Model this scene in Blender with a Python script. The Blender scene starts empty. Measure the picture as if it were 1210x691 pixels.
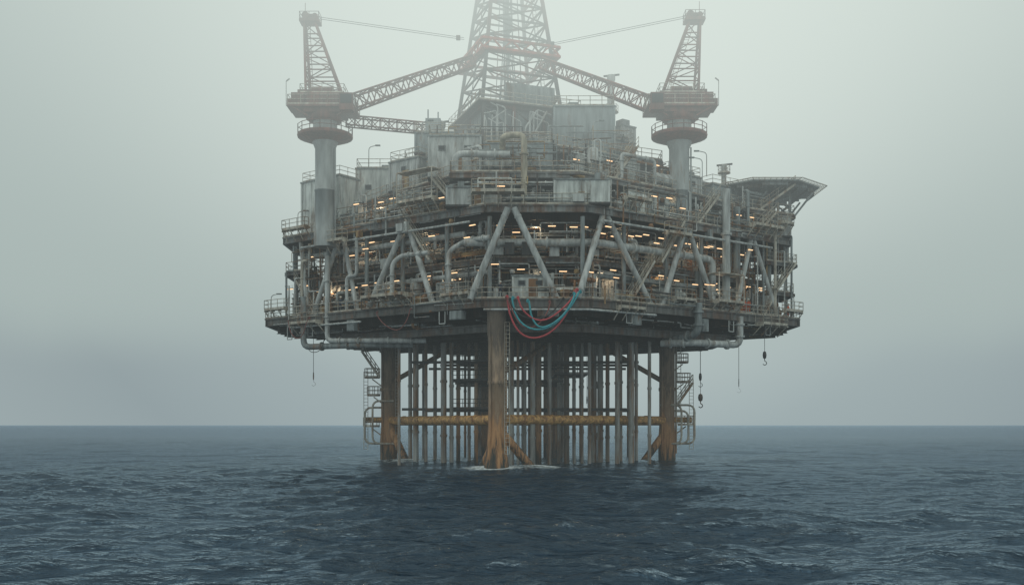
import bpy, math, random
import numpy as np
from mathutils import Vector, Matrix
R = random.Random(31)
scene = bpy.context.scene
scene.view_settings.view_transform = 'Standard'
scene.view_settings.look = 'None'
scene.view_settings.exposure = 0
COL = scene.collection

# ------------------------------------------------------------------ materials
def nt(mat):
    mat.use_nodes = True
    t = mat.node_tree
    t.nodes.clear()
    return t
def N(t, typ, **kw):
    n = t.nodes.new(typ)
    for k, v in kw.items():
        setattr(n, k, v)
    return n
def steel(name, base, rust=(0.20, 0.10, 0.05), amt=0.3, rough=0.6, scale=0.9, dark=0.5, metal=0.0, streak=0.22, bump=0.25):
    m = bpy.data.materials.new(name)
    t = nt(m); L = t.links
    out = N(t, 'ShaderNodeOutputMaterial'); p = N(t, 'ShaderNodeBsdfPrincipled')
    g = N(t, 'ShaderNodeNewGeometry'); mp = N(t, 'ShaderNodeMapping')
    mp.inputs['Scale'].default_value = (1, 1, streak)
    L.new(g.outputs['Position'], mp.inputs['Vector'])
    n1 = N(t, 'ShaderNodeTexNoise'); n1.inputs['Scale'].default_value = scale; n1.inputs['Detail'].default_value = 7; n1.inputs['Roughness'].default_value = 0.68
    L.new(mp.outputs['Vector'], n1.inputs['Vector'])
    r1 = N(t, 'ShaderNodeValToRGB')
    r1.color_ramp.elements[0].position = 0.64 - amt * 0.5; r1.color_ramp.elements[0].color = (0, 0, 0, 1)
    r1.color_ramp.elements[1].position = 0.78 - amt * 0.5; r1.color_ramp.elements[1].color = (1, 1, 1, 1)
    L.new(n1.outputs['Fac'], r1.inputs['Fac'])
    n2 = N(t, 'ShaderNodeTexNoise'); n2.inputs['Scale'].default_value = scale * 2.7; n2.inputs['Detail'].default_value = 5
    L.new(mp.outputs['Vector'], n2.inputs['Vector'])
    mr = N(t, 'ShaderNodeMapRange'); mr.inputs['From Min'].default_value = 0.3; mr.inputs['From Max'].default_value = 0.7
    mr.inputs['To Min'].default_value = dark; mr.inputs['To Max'].default_value = 1.2
    L.new(n2.outputs['Fac'], mr.inputs['Value'])
    mx = N(t, 'ShaderNodeMix', data_type='RGBA')
    mx.inputs[6].default_value = (*base, 1); mx.inputs[7].default_value = (*rust, 1)
    L.new(r1.outputs['Color'], mx.inputs[0])
    mu = N(t, 'ShaderNodeMix', data_type='RGBA', blend_type='MULTIPLY'); mu.inputs[0].default_value = 1
    L.new(mx.outputs[2], mu.inputs[6])
    cb = N(t, 'ShaderNodeCombineColor')
    for i in range(3): L.new(mr.outputs['Result'], cb.inputs[i])
    L.new(cb.outputs['Color'], mu.inputs[7])
    L.new(mu.outputs[2], p.inputs['Base Color'])
    p.inputs['Roughness'].default_value = rough; p.inputs['Metallic'].default_value = metal
    if bump:
        b = N(t, 'ShaderNodeBump'); b.inputs['Strength'].default_value = bump; b.inputs['Distance'].default_value = 0.04
        L.new(n2.outputs['Fac'], b.inputs['Height']); L.new(b.outputs['Normal'], p.inputs['Normal'])
    L.new(p.outputs['BSDF'], out.inputs['Surface'])
    return m
def legmat(name, k):
    m = bpy.data.materials.new(name)
    t = nt(m); L = t.links
    out = N(t, 'ShaderNodeOutputMaterial'); p = N(t, 'ShaderNodeBsdfPrincipled')
    g = N(t, 'ShaderNodeNewGeometry'); mp = N(t, 'ShaderNodeMapping'); mp.inputs['Scale'].default_value = (1, 1, 0.13)
    L.new(g.outputs['Position'], mp.inputs['Vector'])
    n1 = N(t, 'ShaderNodeTexNoise'); n1.inputs['Scale'].default_value = 1.9; n1.inputs['Detail'].default_value = 8; n1.inputs['Roughness'].default_value = 0.72
    L.new(mp.outputs['Vector'], n1.inputs['Vector'])
    sx = N(t, 'ShaderNodeSeparateXYZ'); L.new(g.outputs['Position'], sx.inputs[0])
    a = N(t, 'ShaderNodeMath', operation='MULTIPLY_ADD'); a.inputs[1].default_value = 1 / 20; a.inputs[2].default_value = -0.30
    L.new(sx.outputs['Z'], a.inputs[0])
    b = N(t, 'ShaderNodeMath', operation='MULTIPLY_ADD'); b.inputs[1].default_value = 0.8
    L.new(n1.outputs['Fac'], b.inputs[0]); L.new(a.outputs[0], b.inputs[2])
    r = N(t, 'ShaderNodeValToRGB'); e = r.color_ramp.elements
    def c_(r_, g_, b_): return (r_ * k, g_ * k, b_ * k, 1)
    e[0].position = 0.05; e[0].color = c_(0.016, 0.018, 0.014)
    e[1].position = 0.95; e[1].color = c_(0.13, 0.10, 0.075)
    for pos, c in ((0.12, (0.03, 0.026, 0.018)), (0.18, (0.19, 0.09, 0.035)), (0.28, (0.34, 0.175, 0.075)), (0.38, (0.20, 0.12, 0.07)), (0.48, (0.27, 0.185, 0.12)), (0.58, (0.12, 0.085, 0.06)), (0.68, (0.22, 0.16, 0.11)), (0.8, (0.09, 0.07, 0.055))):
        x = e.new(pos); x.color = c_(*c)
    L.new(b.outputs[0], r.inputs['Fac'])
    L.new(r.outputs['Color'], p.inputs['Base Color']); p.inputs['Roughness'].default_value = 0.7
    bp = N(t, 'ShaderNodeBump'); bp.inputs['Strength'].default_value = 0.5; bp.inputs['Distance'].default_value = 0.08
    L.new(n1.outputs['Fac'], bp.inputs['Height']); L.new(bp.outputs['Normal'], p.inputs['Normal'])
    L.new(p.outputs['BSDF'], out.inputs['Surface'])
    return m
def emis(name, col, s):
    m = bpy.data.materials.new(name); t = nt(m)
    out = N(t, 'ShaderNodeOutputMaterial'); e = N(t, 'ShaderNodeEmission')
    e.inputs[0].default_value = (*col, 1); e.inputs[1].default_value = s
    t.links.new(e.outputs[0], out.inputs['Surface']); return m

M_grey = steel('grey_painted_steel', (0.26, 0.29, 0.29), amt=0.2)
M_lgrey = steel('pale_grey_steel', (0.50, 0.52, 0.505), rust=(.24, .15, .09), amt=0.16)
M_dark = steel('dark_steel', (0.05, 0.052, 0.052), amt=0.2)
M_deck = steel('weathered_deck_steel', (0.14, 0.14, 0.132), rust=(0.15, 0.085, 0.055), amt=0.34, scale=.7)
M_under = steel('shaded_deck_underside', (0.03, 0.029, 0.027), rust=(0.05, 0.03, 0.02), amt=0.3)  # near-black deck steel, the underside's shade put into the colour
M_fasc = steel('grey_deck_fascia', (0.23, 0.24, 0.235), rust=(0.18, 0.10, 0.065), amt=0.36, scale=.7)
M_ped = steel('crane_pedestal_grey', (0.34, 0.365, 0.36), amt=0.14, scale=0.6, dark=0.7)
M_leg = legmat('leg_rust', 1.25)
M_legp = legmat('leg_rust_pale', 1.5)
M_brace = steel('orange_rusted_brace', (0.64, 0.36, 0.12), rust=(0.30, 0.14, 0.05), amt=0.36, scale=1.2, streak=1)
M_cond = steel('rusty_conductor', (0.20, 0.16, 0.125), rust=(0.28, 0.13, 0.055), amt=0.36, scale=1.1, streak=0.12)
M_condg = steel('grey_conductor', (0.38, 0.38, 0.355), rust=(0.26, 0.14, 0.07), amt=0.36, scale=1.1, streak=0.12)
M_rail = steel('rusted_handrail', (0.54, 0.50, 0.42), rust=(0.30, 0.16, 0.08), amt=0.28)
M_white = steel('off_white_panel', (0.64, 0.67, 0.64), amt=0.15, scale=0.7)
M_mod = steel('grey_module', (0.30, 0.34, 0.345), amt=0.14, scale=0.6, dark=0.7)
M_crane = steel('crane_oxide', (0.20, 0.10, 0.085), rust=(0.27, 0.09, 0.065), amt=0.38)
M_derr = steel('derrick_steel', (0.13, 0.13, 0.125), rust=(0.22, 0.08, 0.06), amt=0.34)
M_red = steel('derrick_red_band', (0.50, 0.09, 0.055), amt=0.3)
M_ochre = steel('ochre_equipment', (0.45, 0.30, 0.13), amt=0.4)
M_beige = steel('beige_grey_pipe', (0.48, 0.43, 0.33), amt=0.2)
M_orange = steel('orange_equipment', (0.55, 0.20, 0.06), amt=0.25)
M_rust = steel('rusty_pipe', (0.28, 0.17, 0.10), rust=(0.28, 0.13, 0.05), amt=0.5)
M_glass = steel('dark_window_glass', (0.02, 0.025, 0.03), amt=0.05, rough=0.15, bump=0)
M_hr = steel('red_hose', (0.48, 0.06, 0.07), rust=(.4, .05, .05), amt=0.05, bump=0, dark=.8)
M_hrd = steel('faded_red_hose', (0.22, 0.07, 0.06), amt=0.05, bump=0, dark=.8)
M_ht = steel('teal_hose', (0.04, 0.32, 0.36), rust=(0.03, 0.2, 0.2), amt=0.05, bump=0, dark=.8)
M_hk = steel('black_hose', (0.03, 0.03, 0.03), amt=0.0, bump=0)
M_cover = steel('orange_coverall_cloth', (0.65, 0.12, 0.04), rust=(0.4, 0.08, 0.03), amt=0.1, rough=0.9, bump=0)
M_coverd = steel('dark_blue_coverall_cloth', (0.03, 0.04, 0.06), amt=0.0, rough=0.9, bump=0)
M_skin = steel('skin', (0.42, 0.24, 0.17), amt=0.0, rough=0.6, bump=0, dark=0.9)
M_helm = steel('helmet_shell', (0.7, 0.68, 0.6), amt=0.0, rough=0.4, bump=0)
M_boot = steel('boot_leather', (0.02, 0.018, 0.015), amt=0.0, bump=0)
M_lamp = emis('warm_lamp_tube', (1, 0.64, 0.34), 1.9)

# ------------------------------------------------------------------ mesh builder
def frame(d):
    z = d.normalized()
    up = Vector((0, 0, 1)) if abs(z.z) < 0.97 else Vector((0, 1, 0))
    x = up.cross(z).normalized(); y = z.cross(x)
    return x, y, z
class MB:
    def __init__(s): s.v = []; s.f = []; s.m = []; s.s = []
    def add(s, vs, fs, mi=0, sm=False):
        b = len(s.v); s.v.extend([tuple(v) for v in vs])
        for f in fs:
            s.f.append(tuple(i + b for i in f)); s.m.append(mi); s.s.append(sm)
    def boxf(s, o, X, Y, Z, mi=0):
        o = Vector(o)
        vs = [o, o + X, o + X + Y, o + Y, o + Z, o + X + Z, o + X + Y + Z, o + Y + Z]
        s.add(vs, [(0, 3, 2, 1), (4, 5, 6, 7), (0, 1, 5, 4), (1, 2, 6, 5), (2, 3, 7, 6), (3, 0, 4, 7)], mi)
    def box(s, c, sz, mi=0, rot=0):
        c = Vector(c); ca, sa = math.cos(rot), math.sin(rot)
        X = Vector((ca, sa, 0)) * sz[0]; Y = Vector((-sa, ca, 0)) * sz[1]; Z = Vector((0, 0, sz[2]))
        s.boxf(c - X / 2 - Y / 2 - Z / 2, X, Y, Z, mi)
    def beam(s, a, b, w, h=None, mi=0):
        a = Vector(a); b = Vector(b); h = h or w
        if (b - a).length < 1e-4: return
        x, y, z = frame(b - a)
        s.boxf(a - x * w / 2 - y * h / 2, x * w, y * h, b - a, mi)
    def ibeam(s, a, b, w, h, mi=0):
        a = Vector(a); b = Vector(b); x, y, z = frame(b - a); e = min(w, h) * 0.14
        s.boxf(a - x * w / 2 - y * h / 2, x * w, y * e, b - a, mi)
        s.boxf(a - x * w / 2 + y * (h / 2 - e), x * w, y * e, b - a, mi)
        s.boxf(a - x * e / 2 - y * (h / 2 - e), x * e, y * (h - 2 * e), b - a, mi)
    def tube(s, a, b, r, n=8, r2=None, mi=0, caps=True):
        a = Vector(a); b = Vector(b); r2 = r if r2 is None else r2
        if (b - a).length < 1e-4: return
        x, y, z = frame(b - a); vs = []
        for p, rr in ((a, r), (b, r2)):
            for i in range(n):
                an = 2 * math.pi * i / n
                vs.append(p + x * math.cos(an) * rr + y * math.sin(an) * rr)
        s.add(vs, [(i, (i + 1) % n, n + (i + 1) % n, n + i) for i in range(n)], mi, True)
        if caps:
            s.add(vs[:n], [tuple(range(n - 1, -1, -1))], mi); s.add(vs[n:], [tuple(range(n))], mi)
    def pipe(s, pts, r, n=8, bend=None, mi=0, flange=0):
        P = [Vector(p) for p in pts]; bend = bend or r * 2.5
        Q = [P[0]]
        for i in range(1, len(P) - 1):
            d1 = P[i - 1] - P[i]; d2 = P[i + 1] - P[i]
            if d1.length < 1e-5 or d2.length < 1e-5: continue
            b = min(bend, d1.length * 0.45, d2.length * 0.45)
            A = P[i] + d1.normalized() * b; B = P[i] + d2.normalized() * b
            for k in range(5):
                u = k / 4; Q.append(A * (1 - u) ** 2 + P[i] * 2 * u * (1 - u) + B * u * u)
        Q.append(P[-1])
        vs = []; x = None
        for i, q in enumerate(Q):
            d = (Q[min(i + 1, len(Q) - 1)] - Q[max(i - 1, 0)])
            if d.length < 1e-6: d = Vector((0, 0, 1))
            d.normalize()
            if x is None: x, y, _ = frame(d)
            else:
                x = x - d * x.dot(d)
                if x.length < 1e-4: x, y, _ = frame(d)
                x.normalize()
            y = d.cross(x)
            for k in range(n):
                an = 2 * math.pi * k / n; vs.append(q + x * math.cos(an) * r + y * math.sin(an) * r)
        fs = []
        for i in range(len(Q) - 1):
            for k in range(n):
                fs.append((i * n + k, i * n + (k + 1) % n, (i + 1) * n + (k + 1) % n, (i + 1) * n + k))
        s.add(vs, fs, mi, True)
        s.add(vs[:n], [tuple(range(n - 1, -1, -1))], mi); s.add(vs[-n:], [tuple(range(n))], mi)
        if flange:
            for i in range(len(P) - 1):
                d = P[i + 1] - P[i]
                if d.length > r * 8:
                    for u in (0.3, 0.72):
                        c = P[i] + d * u; e = d.normalized() * r * 0.25
                        s.tube(c - e, c + e, r * 1.45, n, mi=mi)
    def lathe(s, prof, c=(0, 0, 0), n=24, mi=0, sm=True, axis='z', off=0):
        c = Vector(c); vs = []
        for r, z in prof:
            for i in range(n):
                a = 2 * math.pi * i / n + off
                if axis == 'z': vs.append(c + Vector((r * math.cos(a), r * math.sin(a), z)))
                else: vs.append(c + Vector((z, r * math.cos(a), r * math.sin(a))))
        fs = []
        for j in range(len(prof) - 1):
            for i in range(n):
                fs.append((j * n + i, j * n + (i + 1) % n, (j + 1) * n + (i + 1) % n, (j + 1) * n + i))
        s.add(vs, fs, mi, sm)
        if prof[0][0] > 1e-3: s.add(vs[:n], [tuple(range(n - 1, -1, -1))], mi)
        if prof[-1][0] > 1e-3: s.add(vs[-n:], [tuple(range(n))], mi)
    def prism(s, poly, z0, z1, mi=0):
        n = len(poly)
        vs = [Vector((x, y, z0)) for x, y in poly] + [Vector((x, y, z1)) for x, y in poly]
        s.add(vs, [tuple(range(n - 1, -1, -1)), tuple(range(n, 2 * n))] + [(i, (i + 1) % n, n + (i + 1) % n, n + i) for i in range(n)], mi)
    def lattice(s, a, b, w0, w1, bays, rc=0.09, rb=0.05, mi=0, h0=None, h1=None):
        a = Vector(a); b = Vector(b); x, y, z = frame(b - a); h0 = h0 or w0; h1 = h1 or w1
        def c(i, k):
            u = i / bays; w = (w0 * (1 - u) + w1 * u) / 2; h = (h0 * (1 - u) + h1 * u) / 2
            sx, sy = ((-1, -1), (1, -1), (1, 1), (-1, 1))[k % 4]
            return a.lerp(b, u) + x * sx * w + y * sy * h
        for k in range(4): s.tube(c(0, k), c(bays, k), rc, 6, mi=mi)
        for i in range(bays + 1):
            for k in range(4):
                s.tube(c(i, k), c(i, k + 1), rb, 4, mi=mi, caps=False)
                if i < bays:
                    if (i + k) % 2: s.tube(c(i, k), c(i + 1, k + 1), rb, 4, mi=mi, caps=False)
                    else: s.tube(c(i, k + 1), c(i + 1, k), rb, 4, mi=mi, caps=False)
    def rail(s, pts, h=1.1, sp=1.4, r=0.038, closed=False, mi=0):
        P = [Vector(p) for p in pts]
        if closed: P.append(P[0])
        for a, b in zip(P, P[1:]):
            L = (b - a).length; n = max(1, round(L / sp))
            for k in (1.0, 0.55): s.tube(a + Vector((0, 0, h * k)), b + Vector((0, 0, h * k)), r, 4, mi=mi, caps=False)
            s.beam(a + Vector((0, 0, 0.09)), b + Vector((0, 0, 0.09)), 0.02, 0.15, mi=mi)
            for i in range(n + 1):
                p = a.lerp(b, i / n); s.tube(p, p + Vector((0, 0, h)), r, 4, mi=mi, caps=False)
    def stair(s, a, b, w=0.9, mi=0, rails=True):
        a = Vector(a); b = Vector(b); d = b - a; hd = Vector((d.x, d.y, 0))
        sd = Vector((-hd.y, hd.x, 0)).normalized() * w / 2
        for q in (sd, -sd):
            s.beam(a + q, b + q, 0.07, 0.25, mi)
            if rails:
                for k in (1.0, 0.55): s.tube(a + q + Vector((0, 0, k)), b + q + Vector((0, 0, k)), 0.03, 4, mi=mi, caps=False)
                for i in range(5):
                    p = a.lerp(b, i / 4) + q; s.tube(p, p + Vector((0, 0, 1)), 0.03, 4, mi=mi, caps=False)
        n = max(2, int(abs(d.z) / 0.22))
        for i in range(n):
            p = a.lerp(b, (i + 0.5) / n); s.beam(p - sd, p + sd, 0.24, 0.04, mi)
    def ladder(s, a, b, side=Vector((0.25, 0, 0)), mi=0):
        a = Vector(a); b = Vector(b)
        for q in (side, -side): s.tube(a + q, b + q, 0.035, 4, mi=mi, caps=False)
        n = int((b - a).length / 0.4)
        for i in range(n + 1):
            p = a.lerp(b, i / max(n, 1)); s.tube(p - side, p + side, 0.022, 4, mi=mi, caps=False)

def tag(o, label=None, category=None, group=None, kind=None):
    if label: o['label'] = label
    if category: o['category'] = category
    if group: o['group'] = group
    if kind: o['kind'] = kind
def mk(name, mb, mats, parent=None, **tags):
    if not isinstance(mats, (list, tuple)): mats = [mats]
    A = np.array(mb.v, dtype=float)
    lo = A.min(0); hi = A.max(0); o = np.array([(lo[0] + hi[0]) / 2, (lo[1] + hi[1]) / 2, lo[2]])
    me = bpy.data.meshes.new(name)
    me.from_pydata([tuple(p) for p in (A - o)], [], mb.f)
    me.polygons.foreach_set('material_index', mb.m)
    me.polygons.foreach_set('use_smooth', mb.s)
    for m in mats: me.materials.append(m)
    me.update()
    ob = bpy.data.objects.new(name, me); COL.objects.link(ob)
    ob.location = o
    if parent: ob.parent = parent
    tag(ob, **tags)
    return ob
def thing(name, label, category, loc=(0, 0, 0), rot=0, group=None):
    e = bpy.data.objects.new(name, None); COL.objects.link(e)
    e.empty_display_size = 0.5; e.location = loc; e.rotation_euler = (0, 0, rot)
    tag(e, label, category, group)
    return e

# ------------------------------------------------------------------ platform frame of reference
XC = 2.5
def FP(side, s, t, z):
    if side == 0: return Vector((XC + s, -21.4 + t, z))
    return Vector((XC + side * (5.6 + 0.8 * s - 0.6 * t), -21.4 + 0.6 * s + 0.8 * t, z))
ANG = math.atan2(0.6, 0.8)
def rot_of(side): return side * ANG
def dpoly(a, cut=0.0):
    P = [(-5.6 + a / 3, -21.4 + a), (5.6 - a / 3, -21.4 + a), (32.7 - a, -1.1 + .5 * a), (32.7 - a, 7.1 - .5 * a),
         (5.6 - a / 3, 27.4 - a), (-5.6 + a / 3, 27.4 - a), (-32.7 + a + cut, 7.1 - .5 * a), (-32.7 + a + cut, -1.1 + .5 * a - cut * .75)]
    return [(x + XC, y) for x, y in P]
def clip(poly, p, d):
    lo, hi = -1e9, 1e9; n = len(poly)
    for i in range(n):
        ax, ay = poly[i]; bx, by = poly[(i + 1) % n]
        nx, ny = by - ay, -(bx - ax)
        den = nx * d[0] + ny * d[1]; num = nx * (ax - p[0]) + ny * (ay - p[1])
        if abs(den) < 1e-9:
            if num < 0: return None
            continue
        u = num / den
        if den > 0: hi = min(hi, u)
        else: lo = max(lo, u)
    return (lo, hi) if hi > lo + 0.5 else None
def grid_beams(mb, poly, z, w, h, sp):
    for d, nn in (((0.8, 0.6), (-0.6, 0.8)), ((-0.8, 0.6), (0.6, 0.8))):
        for k in range(-14, 15):
            p = (XC + nn[0] * k * sp, 3 + nn[1] * k * sp)
            c = clip(poly, p, d)
            if c:
                zz = z if d[0] > 0 else z - 0.07
                mb.ibeam((p[0] + d[0] * c[0], p[1] + d[1] * c[0], zz), (p[0] + d[0] * c[1], p[1] + d[1] * c[1], zz), w, h)
def deck(parent, poly, ztop, gh=1.2, fh=None, sp=3.0, rail=True, fm=None):
    fh = fh or gh
    b = MB(); b.prism(poly, ztop - 0.12, ztop); mk('deck_plate', b, M_deck, parent)
    b = MB(); n = len(poly)
    cx = sum(p[0] for p in poly) / n; cy = sum(p[1] for p in poly) / n
    q = [(cx + (x - cx) * 0.992, cy + (y - cy) * 0.992) for x, y in poly]
    for i in range(n):
        a = q[i]; c = q[(i + 1) % n]
        b.ibeam((*a, ztop - 0.13 - fh / 2), (*c, ztop - 0.13 - fh / 2), 0.4, fh)
        L = math.dist(a, c); m = max(1, int(L / 3))
        for k in range(m + 1):
            u = k / m; x = a[0] + (c[0] - a[0]) * u; y = a[1] + (c[1] - a[1]) * u
            b.box((x, y, ztop - 0.13 - fh / 2), (0.30, 0.30, fh * 0.97), rot=0.3)
    mk('edge_girder', b, fm or M_deck, parent)
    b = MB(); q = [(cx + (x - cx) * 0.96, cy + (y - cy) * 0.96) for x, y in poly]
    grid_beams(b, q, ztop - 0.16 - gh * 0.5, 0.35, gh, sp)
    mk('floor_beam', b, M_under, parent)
    if rail:
        b = MB(); q = [(cx + (x - cx) * 0.996, cy + (y - cy) * 0.996) for x, y in poly]
        b.rail([(x, y, ztop) for x, y in q], closed=True)
        mk('handrail', b, M_rail, parent)

PLAT = thing('oil_platform', 'weathered offshore oil platform on rusty tubular legs in the sea', 'oil platform', (0, 0, 0))
deck(PLAT, dpoly(0), 17.4, gh=1.5, fh=.8)
deck(PLAT, dpoly(4.0), 22.2, gh=0.6, fh=.4, fm=M_fasc)
deck(PLAT, dpoly(0.9, 1.4), 27.2, gh=1.2, fh=.7, fm=M_fasc)
def loc(P): return [(x + XC, y) for x, y in P]
SUB = loc([(-5, -17.8), (5, -17.8), (23.5, -4), (23.5, 7), (4, 20), (-4, 20), (-23.5, 7), (-23.5, -4)])
deck(PLAT, SUB, 15.1, gh=0.9, fh=.7, sp=2.5, rail=False)
L2 = loc([(-9, -17), (-9, -18.6), (4.5, -18.6), (19, -8), (27, 0), (27, 9), (-20, 9), (-20, -4), (-17, -8)])
deck(PLAT, L2, 31.0, gh=0.7, fh=.55, fm=M_fasc)
L3 = loc([(-9, -12.5), (1, -14), (15, -7), (15, 8), (-15, 8), (-15, -7)])
deck(PLAT, L3, 35.2, gh=0.8, fh=.55, fm=M_fasc)
for P_, z in (([(27.5, -4.6), (34.6, -.5), (34.6, 7), (27.5, 7)], 30.2), ([(30.5, -3.2), (34.8, -.6), (34.8, 5), (30.5, 5)], 24.2), ([(31.0, -2.9), (34.4, -.9), (34.4, 5), (31.0, 5)], 20.6),
              ([(-27.4, -1.9), (-24, -4.2), (-24, 5), (-27.4, 5)], 23.0)):
    deck(PLAT, P_, z, gh=.4, fh=.35, fm=M_fasc)

def ribbed_wall(b, p0, p1, z0, z1, rib=0.8, th=0.12):
    p0 = Vector(p0); p1 = Vector(p1); d = (p1 - p0); L = d.length; d.normalize()
    n = Vector((d.y, -d.x, 0))
    b.boxf(p0 + Vector((0, 0, z0)), d * L, n * -th, Vector((0, 0, z1 - z0)))
    k = rib / 2
    while k < L:
        b.boxf(p0 + d * k + Vector((0, 0, z0 + 0.05)), d * 0.12, n * 0.08, Vector((0, 0, z1 - z0 - 0.1))); k += rib
for a, z0, z1 in ((7.4, 17.4, 21.4), (6.9, 22.2, 25.9)):
    P = dpoly(a)
    for i in range(8):
        b = MB(); ribbed_wall(b, (*P[i], 0), (*P[(i + 1) % 8], 0), z0, z1); mk('backing_bulkhead', b, M_dark, PLAT)  # dark walls added to block sky between decks and keep the interior dark
P = [(XC + (x - XC) * 0.82, 2 + (y - 2) * 0.8) for x, y in L2]
for i in range(len(P)):
    b = MB(); ribbed_wall(b, (*P[i], 0), (*P[(i + 1) % len(P)], 0), 27.2, 30.2); mk('backing_bulkhead', b, M_grey, PLAT)
P = [(XC + (x - XC) * 0.88, (y + 2) * 0.85 - 2) for x, y in L3]
for i in range(6):
    b = MB(); ribbed_wall(b, (*P[i], 0), (*P[(i + 1) % 6], 0), 31.0, 34.3); mk('backing_bulkhead', b, M_mod, PLAT)

# truss braces
def brace(a, b_, r=0.42, mat=None, name='diagonal_brace'):
    b = MB(); b.tube(a, b_, r, 16)
    d = (Vector(b_) - Vector(a)).normalized()
    b.tube(Vector(a) + d * 0.9, Vector(a) + d * 1.05, r * 1.15, 16); b.tube(Vector(b_) - d * 1.05, Vector(b_) - d * 0.9, r * 1.15, 16)
    mk(name, b, mat or M_lgrey, PLAT)
zb, zt = 17.35, 26.4
A = Vector((-0.1, -20.9, zt + 0.3)); brace(A + Vector((-.3, 0, 0)), (-4.3, -20.9, zb), .34); brace(A + Vector((.3, 0, 0)), (4.6, -20.9, zb), .34)
for side, ap, bs in ((1, 3.0, (-1.2, 9.2)), (1, 15.3, (10.8, 19.6)), (1, 26.5, (22.8, 30.5)), (-1, 11.6, (17, 7.2)), (-1, 21.8, (18.6, 26)), (-1, 29, (26.8,))):
    for q in bs:
        sgn = 0.25 if q > ap else -0.25
        brace(FP(side, ap + sgn, 1.3, zt), FP(side, q, 0.7, zb), 0.28 if ap > 20 else 0.32)
for side in (1, -1):
    for s in (0.2, 6, 12.4, 18, 24.3, 30):
        b = MB(); b.tube(FP(side, s, 1.6, 17.4), FP(side, s, 1.6, 26), 0.24, 12); mk('deck_column', b, M_grey, PLAT)
    for s in (3, 9, 15, 21, 27):
        b = MB(); b.ibeam(FP(side, s, 4.2, 27.2), FP(side, s, 4.2, 30.4), 0.3, 0.3); mk('deck_column', b, M_grey, PLAT)
b = MB(); b.ibeam(FP(1, 33, 1.4, 17.4), FP(1, 33, 1.6, 26.2), 0.3, 0.3); mk('deck_column', b, M_grey, PLAT)
b = MB(); b.tube(FP(1, 21, 0.5, 18), FP(1, 21, 0.5, 31.5), 0.46, 16); b.lathe([(0.65, 0), (0.65, 0.25)], FP(1, 21, 0.5, 26.2), 16); mk('riser_column', b, M_lgrey, PLAT)
b = MB(); b.tube(FP(1, 24, 1.5, 22), FP(1, 24, 1.5, 30), 0.4, 12); mk('riser_column', b, M_grey, PLAT)
def header(pts, r, mat, name='header_pipe', fl=1, n=14):
    b = MB(); b.pipe(pts, r, n, flange=fl); mk(name, b, mat, PLAT)
header([(-5, -18.9, 23.5), (7, -18.9, 23.5), FP(1, 2, 1.7, 23.5), FP(1, 20, 1.7, 23.5), FP(1, 20, 1.7, 18)], 0.42, M_lgrey)
header([FP(-1, 1, 2.4, 20.4), FP(-1, 16, 2.4, 20.4), FP(-1, 16, 2.4, 18)], 0.26, M_lgrey)
header([FP(1, 3, 2.2, 20.2), FP(1, 18, 2.2, 20.2), FP(1, 18, 2.2, 22)], 0.28, M_grey)
header([FP(-1, 4, 2.2, 24.7), FP(-1, 29, 2.2, 24.7), FP(-1, 29, 2.2, 19)], 0.32, M_lgrey)
header([FP(-1, 26.5, -0.3, 19.5), FP(-1, 26.5, -0.3, 13.6), FP(-1, 18, 1.5, 13.6), FP(-1, 14, 5, 13.6)], 0.36, M_grey)
header([FP(-1, 23, 0.2, 24), FP(-1, 23, 0.2, 14.2), FP(-1, 17, 1.4, 14.0), FP(-1, 12, 5, 14.0)], 0.3, M_lgrey)
header([FP(1, 14, 4, 13.7), FP(1, 16, 1.0, 13.7), FP(1, 23, 0.2, 13.7), FP(1, 23, 0.2, 17)], 0.4, M_lgrey)
header([FP(1, 15.5, -.3, 18), FP(1, 15.5, -.3, 14.6), FP(1, 15.5, 5, 14.0)], 0.42, M_grey)
header([FP(-1, 13, 0.5, 17.6), FP(-1, 13, 0.5, 22.2), FP(-1, 12, .8, 23), FP(-1, 8, 1, 23)], 0.25, M_lgrey)
header([FP(-1, 5, 0.7, 17.6), FP(-1, 5, 0.7, 22.8), FP(-1, 3.2, 1.4, 23.8), FP(-1, 0, 1.5, 23.8)], 0.28, M_lgrey)
header([FP(-1, 20, 0.4, 17.6), FP(-1, 20, 0.4, 21.4), FP(-1, 18.6, .6, 21.4), FP(-1, 18.6, .6, 25.8)], 0.2, M_lgrey)
header([FP(0, 4, 2, 27.3), FP(0, 4, 2, 29.6), FP(0, -6, 2, 29.6)], 0.16, M_lgrey)
header([(1.25, -19.6, 27.3), (1.25, -19.6, 34.6), (-1.0, -19.0, 34.6), (-1.0, -17.4, 34.0), (-1.0, -17.4, 32)], 0.33, M_beige)
header([(-6.0, -18.0, 31), (-6.0, -18.0, 33.0), (-.2, -18.0, 33.0)], 0.36, M_lgrey)
header([FP(0, -5.4, -.35, 16.2), FP(0, 5.4, -.35, 16.2), FP(1, 9, -.35, 16.2), FP(1, 9, 1, 16.2)], .12, M_lgrey)
header([FP(-1, 17, -.35, 16.0), FP(-1, 29, -.35, 16.0), FP(-1, 29, -.35, 21)], .11, M_lgrey)
header([FP(1, 2, .4, 25.6), FP(1, 29, .4, 25.6)], .13, M_lgrey); header([FP(-1, 2, .5, 25.5), FP(-1, 28, .5, 25.5)], .12, M_lgrey)
header([FP(1, 7, 3, 31.2), FP(1, 7, 3, 33.9), FP(1, 12, 3, 33.9), FP(1, 12, 3, 31.2)], .2, M_lgrey)
header([FP(-1, 3, 3.6, 31.2), FP(-1, 3, 3.6, 34.2), FP(-1, 9, 4, 34.2), FP(-1, 9, 4, 31.2)], .17, M_lgrey)
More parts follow.
